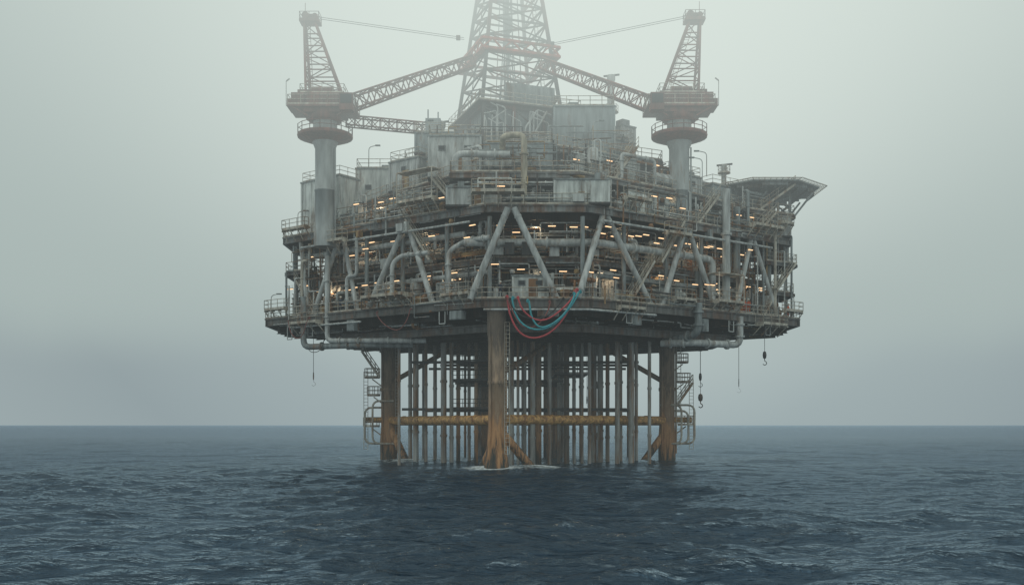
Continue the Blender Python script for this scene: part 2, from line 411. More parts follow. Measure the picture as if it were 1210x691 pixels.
for k, (x, y) in enumerate(((29.2, -4.2), (30.0, -3.8), (31.6, -3.1), (33.0, -2.0), (34.0, -1.5), (-25.0, -4.1), (-26.0, -3.4), (-27.2, -2.6))):
    header([(x, y, 17.6), (x, y, 24.5 + (k * 37 % 5)), (x - .8, y + .6, 24.5 + (k * 37 % 5)), (x - .8, y + .6, 28.5)] if x > 0 else [(x, y, 16.4), (x, y, 22 + k % 3), (x + .9, y, 22 + k % 3), (x + .9, y, 26)], (.09, .13, .18)[k % 3], (M_lgrey, M_grey, M_rail)[k % 3])

# random pipework
PM = [M_grey, M_lgrey, M_rust, M_dark, M_ochre, M_deck, M_white]
def route(side, s0, s1, t0, t1, z0, z1, n):
    s = R.uniform(s0, s1); t = R.uniform(t0, t1); z = R.uniform(z0, z1); pts = [FP(side, s, t, z)]; last = ''
    for _ in range(n):
        ax = R.choice([c for c in 'sszzt' if c != last]); last = ax
        if ax == 's': s = min(max(s + R.choice((-1, 1)) * R.uniform(1, 7), s0), s1)
        elif ax == 'z': z = R.uniform(z0, z1)
        else: t = R.uniform(t0, t1)
        pts.append(FP(side, s, t, z))
    out = [pts[0]]
    for p in pts[1:]:
        if (p - out[-1]).length > 0.35: out.append(p)
    return out if len(out) > 1 else None
BANDS = [(1, 0, 32, 1.6, 6.5, 17.6, 21.4, 2.4), (-1, 0, 31, 1.6, 6.5, 17.6, 21.4, 2.4), (0, -5, 5, 1.6, 6, 17.6, 21.4, 1.0),
         (1, 1, 29, 2, 6.4, 22.4, 25.8, 2.2), (-1, 1, 28, 2, 6.4, 22.4, 25.8, 2.2), (0, -5, 5, 2, 6, 22.4, 25.8, 1.0),
         (1, 1, 30, 1.2, 6, 27.4, 30.2, 2.2), (-1, 1, 24, 1.2, 5, 27.4, 30.2, 2), (0, -6, 5, .8, 4, 27.4, 30.4, 1.0),
         (1, 1, 17, 3.3, 7, 31.2, 34.6, 1.1), (-1, 1, 14, 4, 8, 31.2, 34.6, 1.1), (0, -6, 4, 3.0, 6, 31.2, 34.4, .5),
         (1, 1, 30, .5, 8, 15.2, 16.0, .6), (-1, 1, 30, .5, 8, 15.2, 16.0, .6),
         (1, 26, 31, 1, 6, 19, 33.0, .9), (-1, 25, 30, .8, 3, 16.5, 26.0, .7),
         (1, 0, 32, -.4, .6, 15.9, 18.8, .5), (-1, 0, 32, -.4, .6, 15.9, 18.8, .5), (1, 1, 28, .5, 1.2, 25.6, 28.4, .4), (-1, 1, 27, .5, 1.2, 25.6, 28.4, .4),
         (0, -11, 11, 9, 18, 35.4, 38.0, 0.9)]
W = [x[7] for x in BANDS]
for i in range(96):
    B = R.choices(BANDS[:15], W[:15])[0]; p = route(*B[:7], R.choice((2, 3, 4)))
    if p:
        b = MB(); b.pipe(p, R.uniform(0.12, 0.26), 9, flange=1); mk('pipe', b, R.choice([M_grey, M_lgrey, M_lgrey, M_rust, M_grey, M_white, M_lgrey, M_ochre]), PLAT)
b = MB()
for i in range(1100):
    B = R.choices(BANDS, W)[0]; p = route(*B[:7], R.choice((1, 2, 3, 4)))
    if p: b.pipe(p, R.choice((0.035, 0.05, 0.07, 0.09)), 5, mi=R.choice((0, 0, 0, 1, 1, 1, 1, 2, 3, 4, 5, 6)))
mk('small_pipework', b, PM, PLAT, kind='stuff')
b = MB()
for B in BANDS:
    if B[6] < 17 or B[3] < 0: continue
    for i in range(int((B[2] - B[1]) * B[7] * 1.1)):
        s = R.uniform(B[1], B[2]); t = R.uniform(B[3], B[4]); k = R.random()
        if k < 0.35: b.ibeam(FP(B[0], s, t, B[5] - .2), FP(B[0], s, t, B[6] + .2), 0.16, 0.16, mi=R.choice((0, 1, 2, 3)))
        elif k < 0.55:
            z = R.uniform(B[5] + 1, B[6]); L = R.uniform(2, 6); b.beam(FP(B[0], s, t, z), FP(B[0], min(s + L, B[2]), t, z), 0.4, 0.1, mi=R.choice((0, 1, 5)))
        elif k < 0.8:
            z = R.uniform(B[5], B[6] - .5); c = FP(B[0], s, t, z); b.lathe([(0.0, 0), (.22, .02), (.3, .25), (.22, .5), (0, .52)], c, 8, mi=R.choice((1, 2, 4, 6)))
        else:
            b.box(FP(B[0], s, t, B[5] + .4), (R.uniform(.4, 1.2), R.uniform(.4, 1), R.uniform(.6, 1.4)), mi=R.choice((0, 1, 1, 3, 4, 5, 6)), rot=rot_of(B[0]))
mk('pipe_supports_and_valves', b, PM, PLAT, kind='stuff')
for side, s, t, za, zb_ in ((-1, 26, 1.4, 17.4, 22.2), (1, 28, 1.2, 17.4, 22.2), (1, 6, 1.0, 17.4, 22.2), (-1, 8, 1.4, 22.2, 27.2), (1, 11, 1.3, 22.2, 27.2), (-1, 4, 1.3, 27.2, 31.0), (1, 17, 1.5, 27.2, 31), (1, 6, 3.5, 31, 35.2), (1, 29.5, .4, 20.6, 24.2), (1, 26.5, .8, 27.2, 30.2)):
    b = MB(); b.stair(FP(side, s, t, za), FP(side, s + 3.6, t, zb_)); mk('stairway', b, M_rail, PLAT)
def balcony(side, s, w, d, z, roofed=False):
    b = MB(); T = (FP(side, 1, 0, 0) - FP(side, 0, 0, 0)); Nn = (FP(side, 0, 1, 0) - FP(side, 0, 0, 0)); o = FP(side, s, -d, z)
    b.boxf(o, T * w, Nn * (d + .3), Vector((0, 0, .12)))
    n = max(2, int(w / 1.2))
    for k in range(n + 1):
        q = o + T * (w * k / n); b.beam(q + Nn * .1 + Vector((0, 0, -.02)), q + Nn * (d + .35) + Vector((0, 0, -1.2)), .09); b.beam(q + Vector((0, 0, -.1)), q + Nn * d + Vector((0, 0, -.1)), .08, .18)
    zz = Vector((0, 0, .12))
    b.rail([o + Nn * d + zz, o + zz, o + T * w + zz, o + T * w + Nn * d + zz])
    if roofed:
        for q in (o, o + T * w): b.beam(q, q + Vector((0, 0, 3.2)), .12)
        b.boxf(o + Vector((0, 0, 3.2)), T * w, Nn * (d + .6), Vector((0, 0, .1)))
    mk('outrigger_walkway', b, M_rail, PLAT)
for a in ((-1, 29.6, 3.6, .6, 18.3), (-1, 23.5, 4.6, 1.1, 16.3), (-1, 9.5, 6.4, 1.5, 18.4), (-1, 1.2, 3.8, .7, 17.9), (1, 3.4, 3.6, .8, 16.6), (1, 11.6, 3.2, .7, 18.1), (1, 18.0, 4.2, 1.1, 18.3, True), (1, 25.5, 4.4, 1.2, 16.2), (1, 30.4, 3.2, .6, 18.1),
          (-1, 26.0, 4, .6, 27.6), (-1, 19.5, 3, .8, 25.4), (-1, 6, 5, .9, 28.3, True), (0, -6.6, 5.4, 1.2, 28.0), (1, 4.5, 3.6, .6, 28.2), (1, 10.5, 3.6, .7, 25.2), (1, 24.5, 5.2, .9, 27.7), (1, 29.6, 2.4, .5, 28.6)):
    balcony(*a)
for side, s in ((-1, 25.4), (-1, 26.6), (-1, 29), (1, 21), (1, 27.5), (1, 5), (-1, 5)):
    b = MB(); p = FP(side, s, .1, 16.4); q = FP(side, s + .8, .1, 16.4); h = Vector((0, 0, R.uniform(1.0, 2.0)))
    b.beam(p, p - h, .1); b.beam(q, q - h, .1); b.beam(p - h, q - h, .1)
    mk('hanger_frame', b, M_lgrey, PLAT)
for side, s, w_, h_ in ((1, 6.5, 1.2, 1.3), (1, 17, 1.0, 1.4), (-1, 3.5, 1.6, .9), (0, 1.2, 2.2, .8), (-1, 19, 1.2, 1.2)):
    b = MB(); b.box(FP(side, s, .4, 16.35 - h_ / 2), (w_, .8, h_), rot=rot_of(side)); b.box(FP(side, s, -.02, 16.35 - h_ / 2), (w_ * .8, .05, h_ * .8), rot=rot_of(side)); mk('junction_box', b, M_grey, PLAT)

# ------------------------------------------------------------------ legs and conductors
LEGS = [(-1.6, -20, 0.86), (-15.2, 0.3, 0.95), (19.0, -0.5, 0.95), (5.6, 16, 1.1), (-4, 14, 0.9)]
for i, (x, y, r) in enumerate(LEGS):
    b = MB(); foot = r * 1.5 if i == 0 else r * 1.1
    b.lathe([(foot * 1.1, -4), (foot, 0.2), (r * 1.14, 2.4), (r, 4.2), (r, 8.6), (r * 1.08, 8.65), (r * 1.08, 9.0), (r, 9.05), (r * 1.0, 13), (r * 1.15, 14.2), (r * 1.15, 16.4)], (x, y, 0), 28)
    for k in range(3):
        a = k * 2.1 + 4.0; q = Vector((x + math.cos(a) * (r + .14), y + math.sin(a) * (r + .14), 0))
        b.tube(q + Vector((0, 0, 1)), q + Vector((0, 0, 15)), 0.11, 6)
    mk('leg', b, M_legp if i == 0 else M_leg, PLAT)
def br(a, c, r, m=M_brace, name='leg_brace'):
    b = MB(); b.tube(a, c, r, 14)
    d = Vector(c) - Vector(a); n = int(d.length / 4)
    for k in range(1, n): 
        p = Vector(a) + d * (k / n); e = d.normalized() * .12; b.tube(p - e, p + e, r * 1.12, 14)
    mk(name, b, m, PLAT)
br((-1.6, -20, 5.0), (-15.2, 0.3, 5.0), 0.5); br((-1.6, -20, 5.05), (19, -0.5, 5.05), 0.5)
br((-15.2, .3, 4.9), (-4, 14, 4.9), .35); br((19, -.5, 4.9), (5.6, 16, 4.9), .35); br((-15.2, .3, 4.7), (19, -.5, 4.7), .3)
br((-15.2, .3, 4.6), (-12.2, -3.1, -1), 0.46, M_legp); br((-1.6, -20, 4.3), (2.9, -18.6, -1), 0.46, M_legp)
br((19, -.5, 3.9), (15.2, -2.1, -1.0), 0.46, M_legp); br((-1.6, -20, 3.2), (-3.6, -17.5, -1), 0.42, M_legp)
br((-15.2, .3, 5.1), (-18.2, .1, 5.1), .36); br((19, -.5, 5.1), (22.0, -.7, 5.1), .36)
br((-1.6, -20, 9.5), (5, -3, 14.5), .3, M_cond); br((-15.2, .3, 9.5), (-6, -2, 14.5), .3, M_cond); br((19, -.5, 9.5), (10, -2, 14.5), .3, M_cond)
x = -13.0
while x < 15.8:
    if not (-3.2 < x < -.4):
        for row in (0, 1):
            if row == 1 and R.random() < 0.35: continue
            y = R.uniform(-9, -2) if row == 0 else R.uniform(3, 13)
            r = R.choice((0.17, 0.2, 0.24, 0.28, 0.34))
            b = MB(); b.tube((x, y, -3), (x, y, 15), r, 12)
            for z in (3.2 + R.uniform(-.5, .5), 9 + R.uniform(-.5, .5)):
                b.tube((x, y, z), (x, y, z + .3), r * 1.25, 12)
            mk('conductor_pipe', b, R.choice((M_cond, M_condg, M_condg, M_leg, M_condg, M_legp)), PLAT)
    x += R.choice((.72, .8, .9, 1.25))
b = MB()
for z in (6.3, 9.6, 11.8):
    for y in (-6, 0, 8):
        x0, x1 = R.uniform(-13, -8), R.uniform(12, 16)
        if z == 9.6: x0, x1 = -7, 6
        b.beam((x0, y, z), (x1, y, z), .18, .3)
    b.prism([(-7, -6), (-2, -8), (-1, 4), (-6, 4)], z, z + .1)
    b.rail([(-7, -6, z + .1), (-2, -8, z + .1)])
b.prism([(5, -6), (9, -6), (9, 4), (5, 4)], 10.4, 10.5); b.rail([(5, -6, 10.5), (9, -6, 10.5)])
mk('conductor_guide_frame', b, M_dark, PLAT)
for x, y, zt_ in ((20.6, -1.6, 6.9), (21.5, -1.2, 6.2), (22.3, -1.0, 6.9), (-17.0, -1.2, 7.4), (-18, -.8, 6.6)):
    b = MB(); sg = 1 if x > 0 else -1
    b.pipe([(x - sg * 2.5, y + .6, zt_), (x, y, zt_), (x, y, 2.2), (x - sg * 3.4, y + .6, 2.2)], 0.13, 7, bend=.9); mk('drain_pipe', b, M_rail, PLAT)
def cage(cx, cy, z, w):
    b = MB(); b.lathe([(w, 0), (w, .1)], (cx, cy, z), 10, sm=False)
    b.rail([(cx + math.cos(k * math.pi / 4) * w, cy + math.sin(k * math.pi / 4) * w, z + .1) for k in range(8)], closed=True, h=1.1)
    b.beam((cx, cy, z - .1), (cx + (1.6 if cx < 0 else -1.6), cy, z - 1.3), .14); mk('leg_landing', b, M_rail, PLAT)
cage(-17.2, .0, 10.2, .95); cage(-17.0, -.2, 8.0, .8); cage(21.0, -.6, 9.6, .9); cage(20.9, -.6, 12.0, .7); cage(-17.3, 0, 4.2, 1.0); cage(21.3, -.6, 4.4, 1.0)
b = MB(); b.stair((-16.2, -.9, 10.3), (-18.3, -.9, 13.4), .6); mk('leg_access_stair', b, M_rail, PLAT)
b = MB(); b.stair((20.2, -1.4, 7.0), (22.0, -1.4, 9.6), .6); mk('leg_access_stair', b, M_rail, PLAT)
for x, y, z0, z1 in ((-14.0, -1, 1.5, 14), (20.2, -2, 2, 14), (-0.5, -20.8, 1.5, 15), (-17.9, -.6, 1.5, 11), (21.9, -1, 1.5, 10)):
    b = MB(); b.ladder((x, y, z0), (x, y, z1)); mk('leg_ladder', b, M_rail, PLAT)

# ------------------------------------------------------------------ deck modules
def module(label, cat, p, side, w, d, h, mat, ribs=.6, doors=1, wins=3, roof=True, name='deck_module', units=2):
    rot = rot_of(side)
    e = thing(name, label, cat, p, rot)
    b = MB(); b.boxf((0, 0, 0.15), Vector((w, 0, 0)), Vector((0, d, 0)), Vector((0, 0, h - .15)))
    k = ribs / 2
    while k < w:
        b.box((k, -.03, h / 2), (.1, .07, h - .5)); k += ribs
    k = ribs / 2
    while k < d:
        b.box((-.03, k, h / 2), (.07, .1, h - .5)); b.box((w + .03, k, h / 2), (.07, .1, h - .5)); k += ribs
    for x in (0, w):
        b.box((x, -.02, h / 2), (.22, .22, h - .1))
    mk('wall', b, mat, e)
    b = MB(); b.box((w / 2, d / 2, .08), (w + .3, d + .3, .2)); mk('base_frame', b, M_dark, e)
    b = MB(); b.box((w / 2, d / 2, h + .05), (w + .35, d + .35, .16))
    for _ in range(units):
        b.box((R.uniform(.6, w - .6), R.uniform(.6, d - .6), h + .45), (R.uniform(.5, 1.3), R.uniform(.5, 1.2), .7))
    mk('roof', b, M_grey, e)
    if roof:
        b = MB(); b.rail([(.05, .05, h + .13), (w - .05, .05, h + .13), (w - .05, d - .05, h + .13), (.05, d - .05, h + .13)], closed=True); mk('roof_handrail', b, M_rail, e)
    for i in range(doors):
        x = w * (i + 1) / (doors + 1) + .3; b = MB(); b.box((x, -.09, 1.2), (.95, .06, 2.05)); b.box((x + .3, -.14, 1.2), (.06, .05, .25)); mk('door', b, R.choice((M_rust, M_grey, M_ochre)), e)
    for i in range(wins):
        x = w * (i + .5) / wins; z = h * .72
        b = MB(); b.box((x, -.08, z), (.8, .05, .6), 0); b.box((x, -.12, z), (.62, .04, .42), 1); mk('window', b, [M_grey, M_glass], e)
    return e
module('large off-white ribbed module on the main deck beside a crane', 'module', (-25.4, -2.1, 27.25), -1, 6.5, 9.3, 6.4, M_white, ribs=1.1, doors=1, wins=0)
module('tall off-white box module with a railed roof', 'module', (-18.6, -3.5, 27.25), 0, 5.6, 5, 7.8, M_white, ribs=1.3, wins=2)
module('off-white ribbed storage unit at the main deck edge', 'module', (4.4, -20.2, 27.25), 0, 5.6, 2.4, 2.5, M_white, ribs=.45, wins=0, roof=False, doors=0)
module('grey ribbed equipment house at the main deck corner', 'module', (-6.8, -19.0, 27.25), 0, 5.6, 2.4, 2.0, M_lgrey, ribs=.4, wins=0, roof=False, doors=1)
module('pale grey control house below the derrick', 'module', (-9.0, -15.2, 31.05), 0, 5.6, 5, 4.6, M_lgrey, ribs=1.4, wins=2)
module('grey clad module with pipes on its roof', 'module', (-3.0, -14.6, 31.05), 0, 7.4, 5, 4.0, M_mod, ribs=1.2, wins=0, doors=2, roof=True)
module('tall grey panelled module beside the derrick', 'module', (4.8, -9.8, 35.25), 0, 6.8, 6, 5.3, M_mod, ribs=1.5, wins=0, units=4)
module('stepped grey module on the top deck', 'module', (-11.0, -9.4, 35.25), 0, 4.6, 5, 2.4, M_mod, ribs=1.2, wins=1, units=3)
module('low pale module on the top deck edge', 'module', (11.9, -7.4, 35.25), 1, 3.0, 3, 2.2, M_lgrey, ribs=.8, wins=0, units=2)
module('square grey duct house on the top deck', 'module', (13.2, -3.6, 35.25), 1, 2.0, 2.0, 5.0, M_lgrey, wins=0, doors=0, roof=False, units=1)
module('pale accommodation block under the helideck', 'module', (24.2, -2.6, 27.25), 1, 4.8, 5, 6.2, M_mod, wins=4, doors=1)
module('boxy grey equipment room below the helideck truss', 'module', (29.2, -1.6, 27.25), 0, 4.6, 5, 2.5, M_lgrey, wins=2, doors=1, roof=False)
module('square grey store room on the stepped helideck landing', 'module', (28.9, 0.4, 30.25), 0, 3.4, 4, 2.6, M_mod, wins=1, doors=1, roof=False)
module('small grey cabinet room on a side landing', 'module', (31.2, 0.2, 24.25), 0, 2.8, 3, 2.2, M_lgrey, wins=0, doors=1, roof=False)
module('grey plant room on the production deck', 'module', (18.2, -7.0, 31.05), 1, 5.4, 4, 2.8, M_lgrey, wins=2)
module('long pale module on the production deck', 'module', (8.0, -14.4, 31.05), 1, 8.0, 3, 3.3, M_white, ribs=.9, wins=0, doors=2)
module('grey plant room near a stairway', 'module', (-14.0, -8.5, 31.05), -1, 4.4, 4, 3.4, M_lgrey, wins=1)
module('rust streaked white switch room on the main deck', 'module', FP(1, 8, 3.0, 27.25), 1, 6, 3, 2.8, M_white, wins=3)
module('small pale generator house on the main deck edge', 'module', FP(1, 24, 3, 27.25), 1, 4, 3, 2.6, M_lgrey, wins=1)
module('grey control cabin on the main deck near a crane', 'module', FP(-1, 15, 2.6, 27.25), -1, 4.6, 3, 2.9, M_lgrey, wins=2)
for side, s, w, h, m, z in ((0, -2.4, 3.6, 2.5, M_white, 17.45), (-1, 5.2, 2.6, 2.2, M_lgrey, 17.45), (-1, 28.5, 2.6, 2.4, M_white, 17.45), (1, 12.2, 3, 2.3, M_white, 17.45), (1, 24.8, 2.4, 2.0, M_orange, 17.45), (1, 29, 3, 2.4, M_lgrey, 17.45), (1, 5.2, 2.6, 2.6, M_lgrey, 17.45),
                            (1, 17, 3, 2.2, M_lgrey, 22.25), (-1, 14, 3, 2.2, M_mod, 22.25), (-1, 14, 3, 2.2, M_lgrey, 17.45)):
    pos = FP(side, s + (w if side == -1 else 0), 4.2 if z > 20 else 2.2, z)
    module('small orange equipment cabin among the lower deck pipework' if m is M_orange else 'small weathered equipment cabin among the lower deck pipework', 'cabin', pos, side, w, 2, h, m, ribs=.35, wins=R.choice((0, 2)), roof=False, name='equipment_cabin', units=1)

# vessels, tanks, skids
def vessel(p, rot, L, r, mat):
    e = thing('process_vessel', 'horizontal steel process vessel with domed ends on saddles', 'tank', p, rot, 'process vessels on the decks')
    b = MB(); z = r + .5
    b.lathe([(0, -L / 2 - r * .5), (r * .6, -L / 2 - r * .4), (r * .92, -L / 2 - r * .15), (r, -L / 2), (r, 0), (r * 1.04, 0), (r * 1.04, .15), (r, .15), (r, L / 2), (r * .92, L / 2 + r * .15), (r * .6, L / 2 + r * .4), (0, L / 2 + r * .5)], (0, 0, z), 20, axis='x')
    mk('shell', b, mat, e)
    for x in (-L * .3, L * .3):
        b = MB(); b.box((x, 0, z * .45), (.25, r * 1.6, z * .9)); mk('saddle', b, M_dark, e)
    b = MB()
    for x in (-L * .25, .1, L * .3): b.tube((x, 0, z + r * .9), (x, 0, z + r + .35), .13, 8); b.tube((x, 0, z + r + .3), (x, 0, z + r + .4), .22, 8)
    mk('nozzle', b, M_rust, e)
def vtank(p, r, h, mat):
    e = thing('storage_tank', 'upright cylindrical steel tank with domed top', 'tank', p, 0, 'upright tanks on the decks')
    b = MB(); b.lathe([(r, 0), (r, h * .5), (r * 1.03, h * .5), (r * 1.03, h * .5 + .1), (r, h * .5 + .1), (r, h), (r * .8, h + r * .3), (0, h + r * .45)], (0, 0, 0), 20); mk('shell', b, mat, e)
    b = MB(); b.ladder((0, -r - .2, 0), (0, -r - .2, h)); mk('ladder', b, M_rail, e)
    b = MB(); b.pipe([(r * .3, 0, h), (r * .3, 0, h + 1.1), (r * 1.4, 0, h + 1.1), (r * 1.4, 0, 0)], .1, 7); mk('vent_pipe', b, M_lgrey, e)
def skid(p, rot, mat):
    e = thing('pump_skid', 'motor and pump set on a steel skid frame', 'pump', p, rot, 'pump skids on the decks')
    b = MB()
    for y in (-.45, .45): b.ibeam((-1.2, y, .12), (1.2, y, .12), .16, .22)
    for x in (-1.1, 0, 1.1): b.beam((x, -.45, .12), (x, .45, .12), .1, .12)
    mk('skid_frame', b, M_dark, e)
    b = MB(); b.lathe([(.1, -1.05), (.36, -1), (.4, -.9), (.4, -.15), (.36, -.05), (.1, 0), (.08, .3)], (0, 0, .72), 14, axis='x')
    for k in range(6): b.lathe([(.43, -.85 + k * .12), (.43, -.81 + k * .12)], (0, 0, .72), 14, axis='x')
    b.box((-.5, -.2, .35), (.8, .5, .24)); mk('motor', b, mat, e)
    b = MB(); b.lathe([(.15, .28), (.5, .34), (.5, .7), (.15, .8)], (0, 0, .72), 16, axis='x'); b.pipe([(.5, 0, 1.1), (.5, 0, 2.0), (.5, .9, 2.0)], .13, 8); b.box((.5, 0, .3), (.3, .5, .2)); mk('pump', b, M_rust, e)
VM = [M_grey, M_lgrey, M_white, M_ochre, M_mod, M_lgrey]
for side, s, t, z, L, r in ((-1, 9, 4.8, 22.25, 4.5, .7), (1, 8, 4.9, 22.25, 5, .75), (1, 25, 4.8, 22.25, 4, .7), (-1, 22, 4.8, 22.25, 4.5, .7), (-1, 9, 3.6, 27.25, 4, .7), (1, 15, 4, 31.05, 3.6, .7),
                           (0, -3.5, 4.2, 31.05, 3.5, .6), (1, 20.5, 3.2, 17.45, 3.5, .7), (-1, 20.5, 3, 17.45, 4, .75), (1, 20, 3.6, 27.25, 3.6, .8), (0, 1, 4.9, 22.25, 5, .6)):
    vessel(FP(side, s, t, z), rot_of(side), L, r, R.choice(VM))
for side, s, t, z, r, h in ((1, 2.5, 3, 17.45, .7, 2.8), (-1, 2.6, 3, 17.45, .65, 2.9), (-1, 11.5, 2.8, 17.45, .7, 2.7), (1, 27.6, 2.8, 17.45, .6, 2.8), (1, 16, 2.6, 27.25, .6, 2.6), (-1, 20.5, 2.6, 27.25, .7, 2.8), (1, 3, 2.2, 27.25, .5, 2.6), (1, 4, 4.3, 31.05, .6, 3), (-1, 5, 5, 31.05, .6, 3), (1, 13, 4.8, 22.25, .55, 2.7), (-1, 17.5, 4.8, 22.25, .55, 2.7)):
    vtank(FP(side, s, t, z), r, h, R.choice(VM))
for side, s, t, z in [(1, 9.6, 1.6, 17.42), (1, 16.5, 1.6, 17.42), (1, 22.5, 1.6, 17.42), (1, 31.3, 1.8, 17.42), (-1, 9.6, 1.6, 17.42), (-1, 18.3, 1.6, 17.42), (-1, 24.5, 1.6, 17.42), (0, 3.5, 1.6, 17.42), (1, 6, 1.8, 27.22), (1, 27, 1.8, 27.22), (-1, 6, 1.8, 27.22), (-1, 12, 1.7, 27.22)]:
    skid(FP(side, s, t, z), rot_of(side), R.choice((M_ochre, M_lgrey, M_orange)))

# ------------------------------------------------------------------ derrick
DX, DY = -0.5, 0.0
e = thing('drilling_derrick', 'tall steel lattice drilling derrick fading into the fog', 'derrick', (DX, DY, 35.2), math.radians(20))
def hs(z): return max(1.3, 4.85 - (z - 8) * 0.128)
def cn(z, k):
    sx, sy = ((-1, -1), (1, -1), (1, 1), (-1, 1))[k % 4]; h = hs(z); return Vector((sx * h, sy * h, z))
lv = [6.0, 8.6, 11.0, 13.3, 15.5, 17.6, 19.6, 21.6, 23.5, 25.4, 27.3, 29.2, 31, 33]
b = MB()
for k in range(4): b.beam(cn(6, k), cn(33, k), .36)
mk('derrick_leg', b, M_derr, e)
b = MB()
for i, z in enumerate(lv):
    for k in range(4):
        b.beam(cn(z, k), cn(z, k + 1), .2)
        if i < len(lv) - 1:
            z2 = lv[i + 1]; b.beam(cn(z, k), cn(z2, k + 1), .13); b.beam(cn(z, k + 1), cn(z2, k), .13)
            mid = (cn(z, k) + cn(z, k + 1)) / 2; b.beam(mid, (cn(z2, k) + cn(z2, k + 1)) / 2, .08)
mk('lattice_bracing', b, M_derr, e)
b = MB(); h = hs(13.3) + .7
S4 = ((-1, -1), (1, -1), (1, 1), (-1, 1))
for k in range(4):
    a1 = Vector((S4[k][0] * h, S4[k][1] * h, 0)); a2 = Vector((S4[(k + 1) % 4][0] * h, S4[(k + 1) % 4][1] * h, 0))
    b.beam(a1 * .92 + Vector((0, 0, 13.4)), a2 * .92 + Vector((0, 0, 13.4)), .7, .1)
    for z in (13.5, 14.6): b.beam(a1 + Vector((0, 0, z)), a2 + Vector((0, 0, z)), .28)
    for j in range(8):
        p = a1.lerp(a2, j / 8); q = a1.lerp(a2, (j + 1) / 8); b.beam(p + Vector((0, 0, 13.5 + (j % 2) * 1.1)), q + Vector((0, 0, 13.5 + ((j + 1) % 2) * 1.1)), .16)
mk('monkey_board', b, M_red, e)
b = MB()
for k in range(14): b.tube((R.uniform(-1.6, 1.6), R.uniform(-1.6, 1.6), 7), (R.uniform(-.9, .9), R.uniform(-.9, .9), 24), .06, 5)
b.box((0, 0, 18.5), (.9, .7, 1.8)); b.tube((0, 0, 7), (0, 0, 33), .12, 6)
mk('travelling_block', b, M_grey, e)
b = MB()
b.ladder((hs(7) + .2, 0, 7), (hs(33) + .2, 0, 33)); mk('ladder', b, M_rail, e)
e = thing('drill_floor_substructure', 'braced steel drill floor carrying the derrick', 'substructure', (DX + .6, -1.5, 35.2), math.radians(20))
b = MB(); w, d = 5.6, 5.4
for x in (-w, -w / 3, w / 3, w):
    for y in (-d, 0, d): b.ibeam((x, y, 0), (x, y, 6.2), .4, .4)
for z in (.3, 3.1, 6.0):
    for y in (-d, d): b.ibeam((-w, y, z), (w, y, z), .35, .4)
    for x in (-w, w): b.ibeam((x, -d, z), (x, d, z), .35, .4)
for x in (-w, -w / 3, w / 3):
    b.beam((x, -d - .02, .4), (x + w * 2 / 3, -d - .02, 3), .16); b.beam((x + w * 2 / 3, -d - .02, 3.2), (x, -d - .02, 5.9), .16)
mk('frame', b, M_derr, e)
b = MB(); b.box((0, 0, 6.3), (2 * w + 1.6, 2 * d + 1.6, .15)); mk('floor', b, M_deck, e)
b = MB(); b.rail([(-w - .7, -d - .7, 6.4), (w + .7, -d - .7, 6.4), (w + .7, d + .7, 6.4), (-w - .7, d + .7, 6.4)], closed=True); mk('handrail', b, M_rail, e)
b = MB(); ribbed_wall(b, (-w + .6, -d + .6, 0), (w - 1, -d + .6, 0), 0.2, 5.9, rib=1.4); ribbed_wall(b, (w - 1, -d + .6, 0), (w - 1, d - .6, 0), 0.2, 5.9, rib=1.4); ribbed_wall(b, (-w + .6, d - .6, 0), (-w + .6, -d + .6, 0), 0.2, 5.9, rib=1.4); mk('cladding', b, M_mod, e)
b = MB(); ribbed_wall(b, (-3, -d - .2, 0), (3.2, -d - .2, 0), 6.5, 8.8, rib=.5); mk('wind_wall', b, M_grey, e)
b = MB()
for k in range(24):
    x = R.uniform(-w, w); b.pipe([(x, -d - .5, R.uniform(0, 2)), (x, -d - .5, R.uniform(3, 6)), (x + R.uniform(-2, 2), -d - .5, R.uniform(3, 6.3))], R.uniform(.05, .14), 6)
mk('pipework', b, M_lgrey, e, kind='stuff')
def stack(x, y, z0, z1, r, lab):
    e = thing('exhaust_stack', lab, 'exhaust stack', (x, y, z0)); h = z1 - z0
    b = MB(); b.lathe([(r * 1.2, 0), (r, .4), (r, h - .8), (r * 1.25, h - .6), (r * 1.25, h)], (0, 0, 0), 16); b.box((-r, 0, h * .5), (.1, .1, h)); mk('stack_pipe', b, M_lgrey, e)
    b = MB(); b.lathe([(r + .1, h * .6), (r + .5, h * .6), (r + .5, h * .6 + .08), (r + .1, h * .6 + .08)], (0, 0, 0), 12)
    b.rail([(math.cos(a) * (r + .45), math.sin(a) * (r + .45), h * .6) for a in [k * math.pi / 4 for k in range(8)]], closed=True, h=.9, r=.025); mk('stack_platform', b, M_rail, e)
    b = MB(); b.tube((-.9, 0, h - .1), (1.0, 0, h + .1), .12, 6); mk('cap', b, M_dark, e)
stack(11.9, -3, 35.2, 46.4, .4, 'tall thin grey exhaust stack above the top deck')
stack(25.9, -1, 33.5, 36.2, .28, 'short pale vent stack near the helideck')
stack(-8.6, -3, 35.2, 40.8, .5, 'stubby grey vent tower beside the derrick')
stack(8.2, -1, 35.2, 42.6, .25, 'thin vent pipe behind the panelled module')

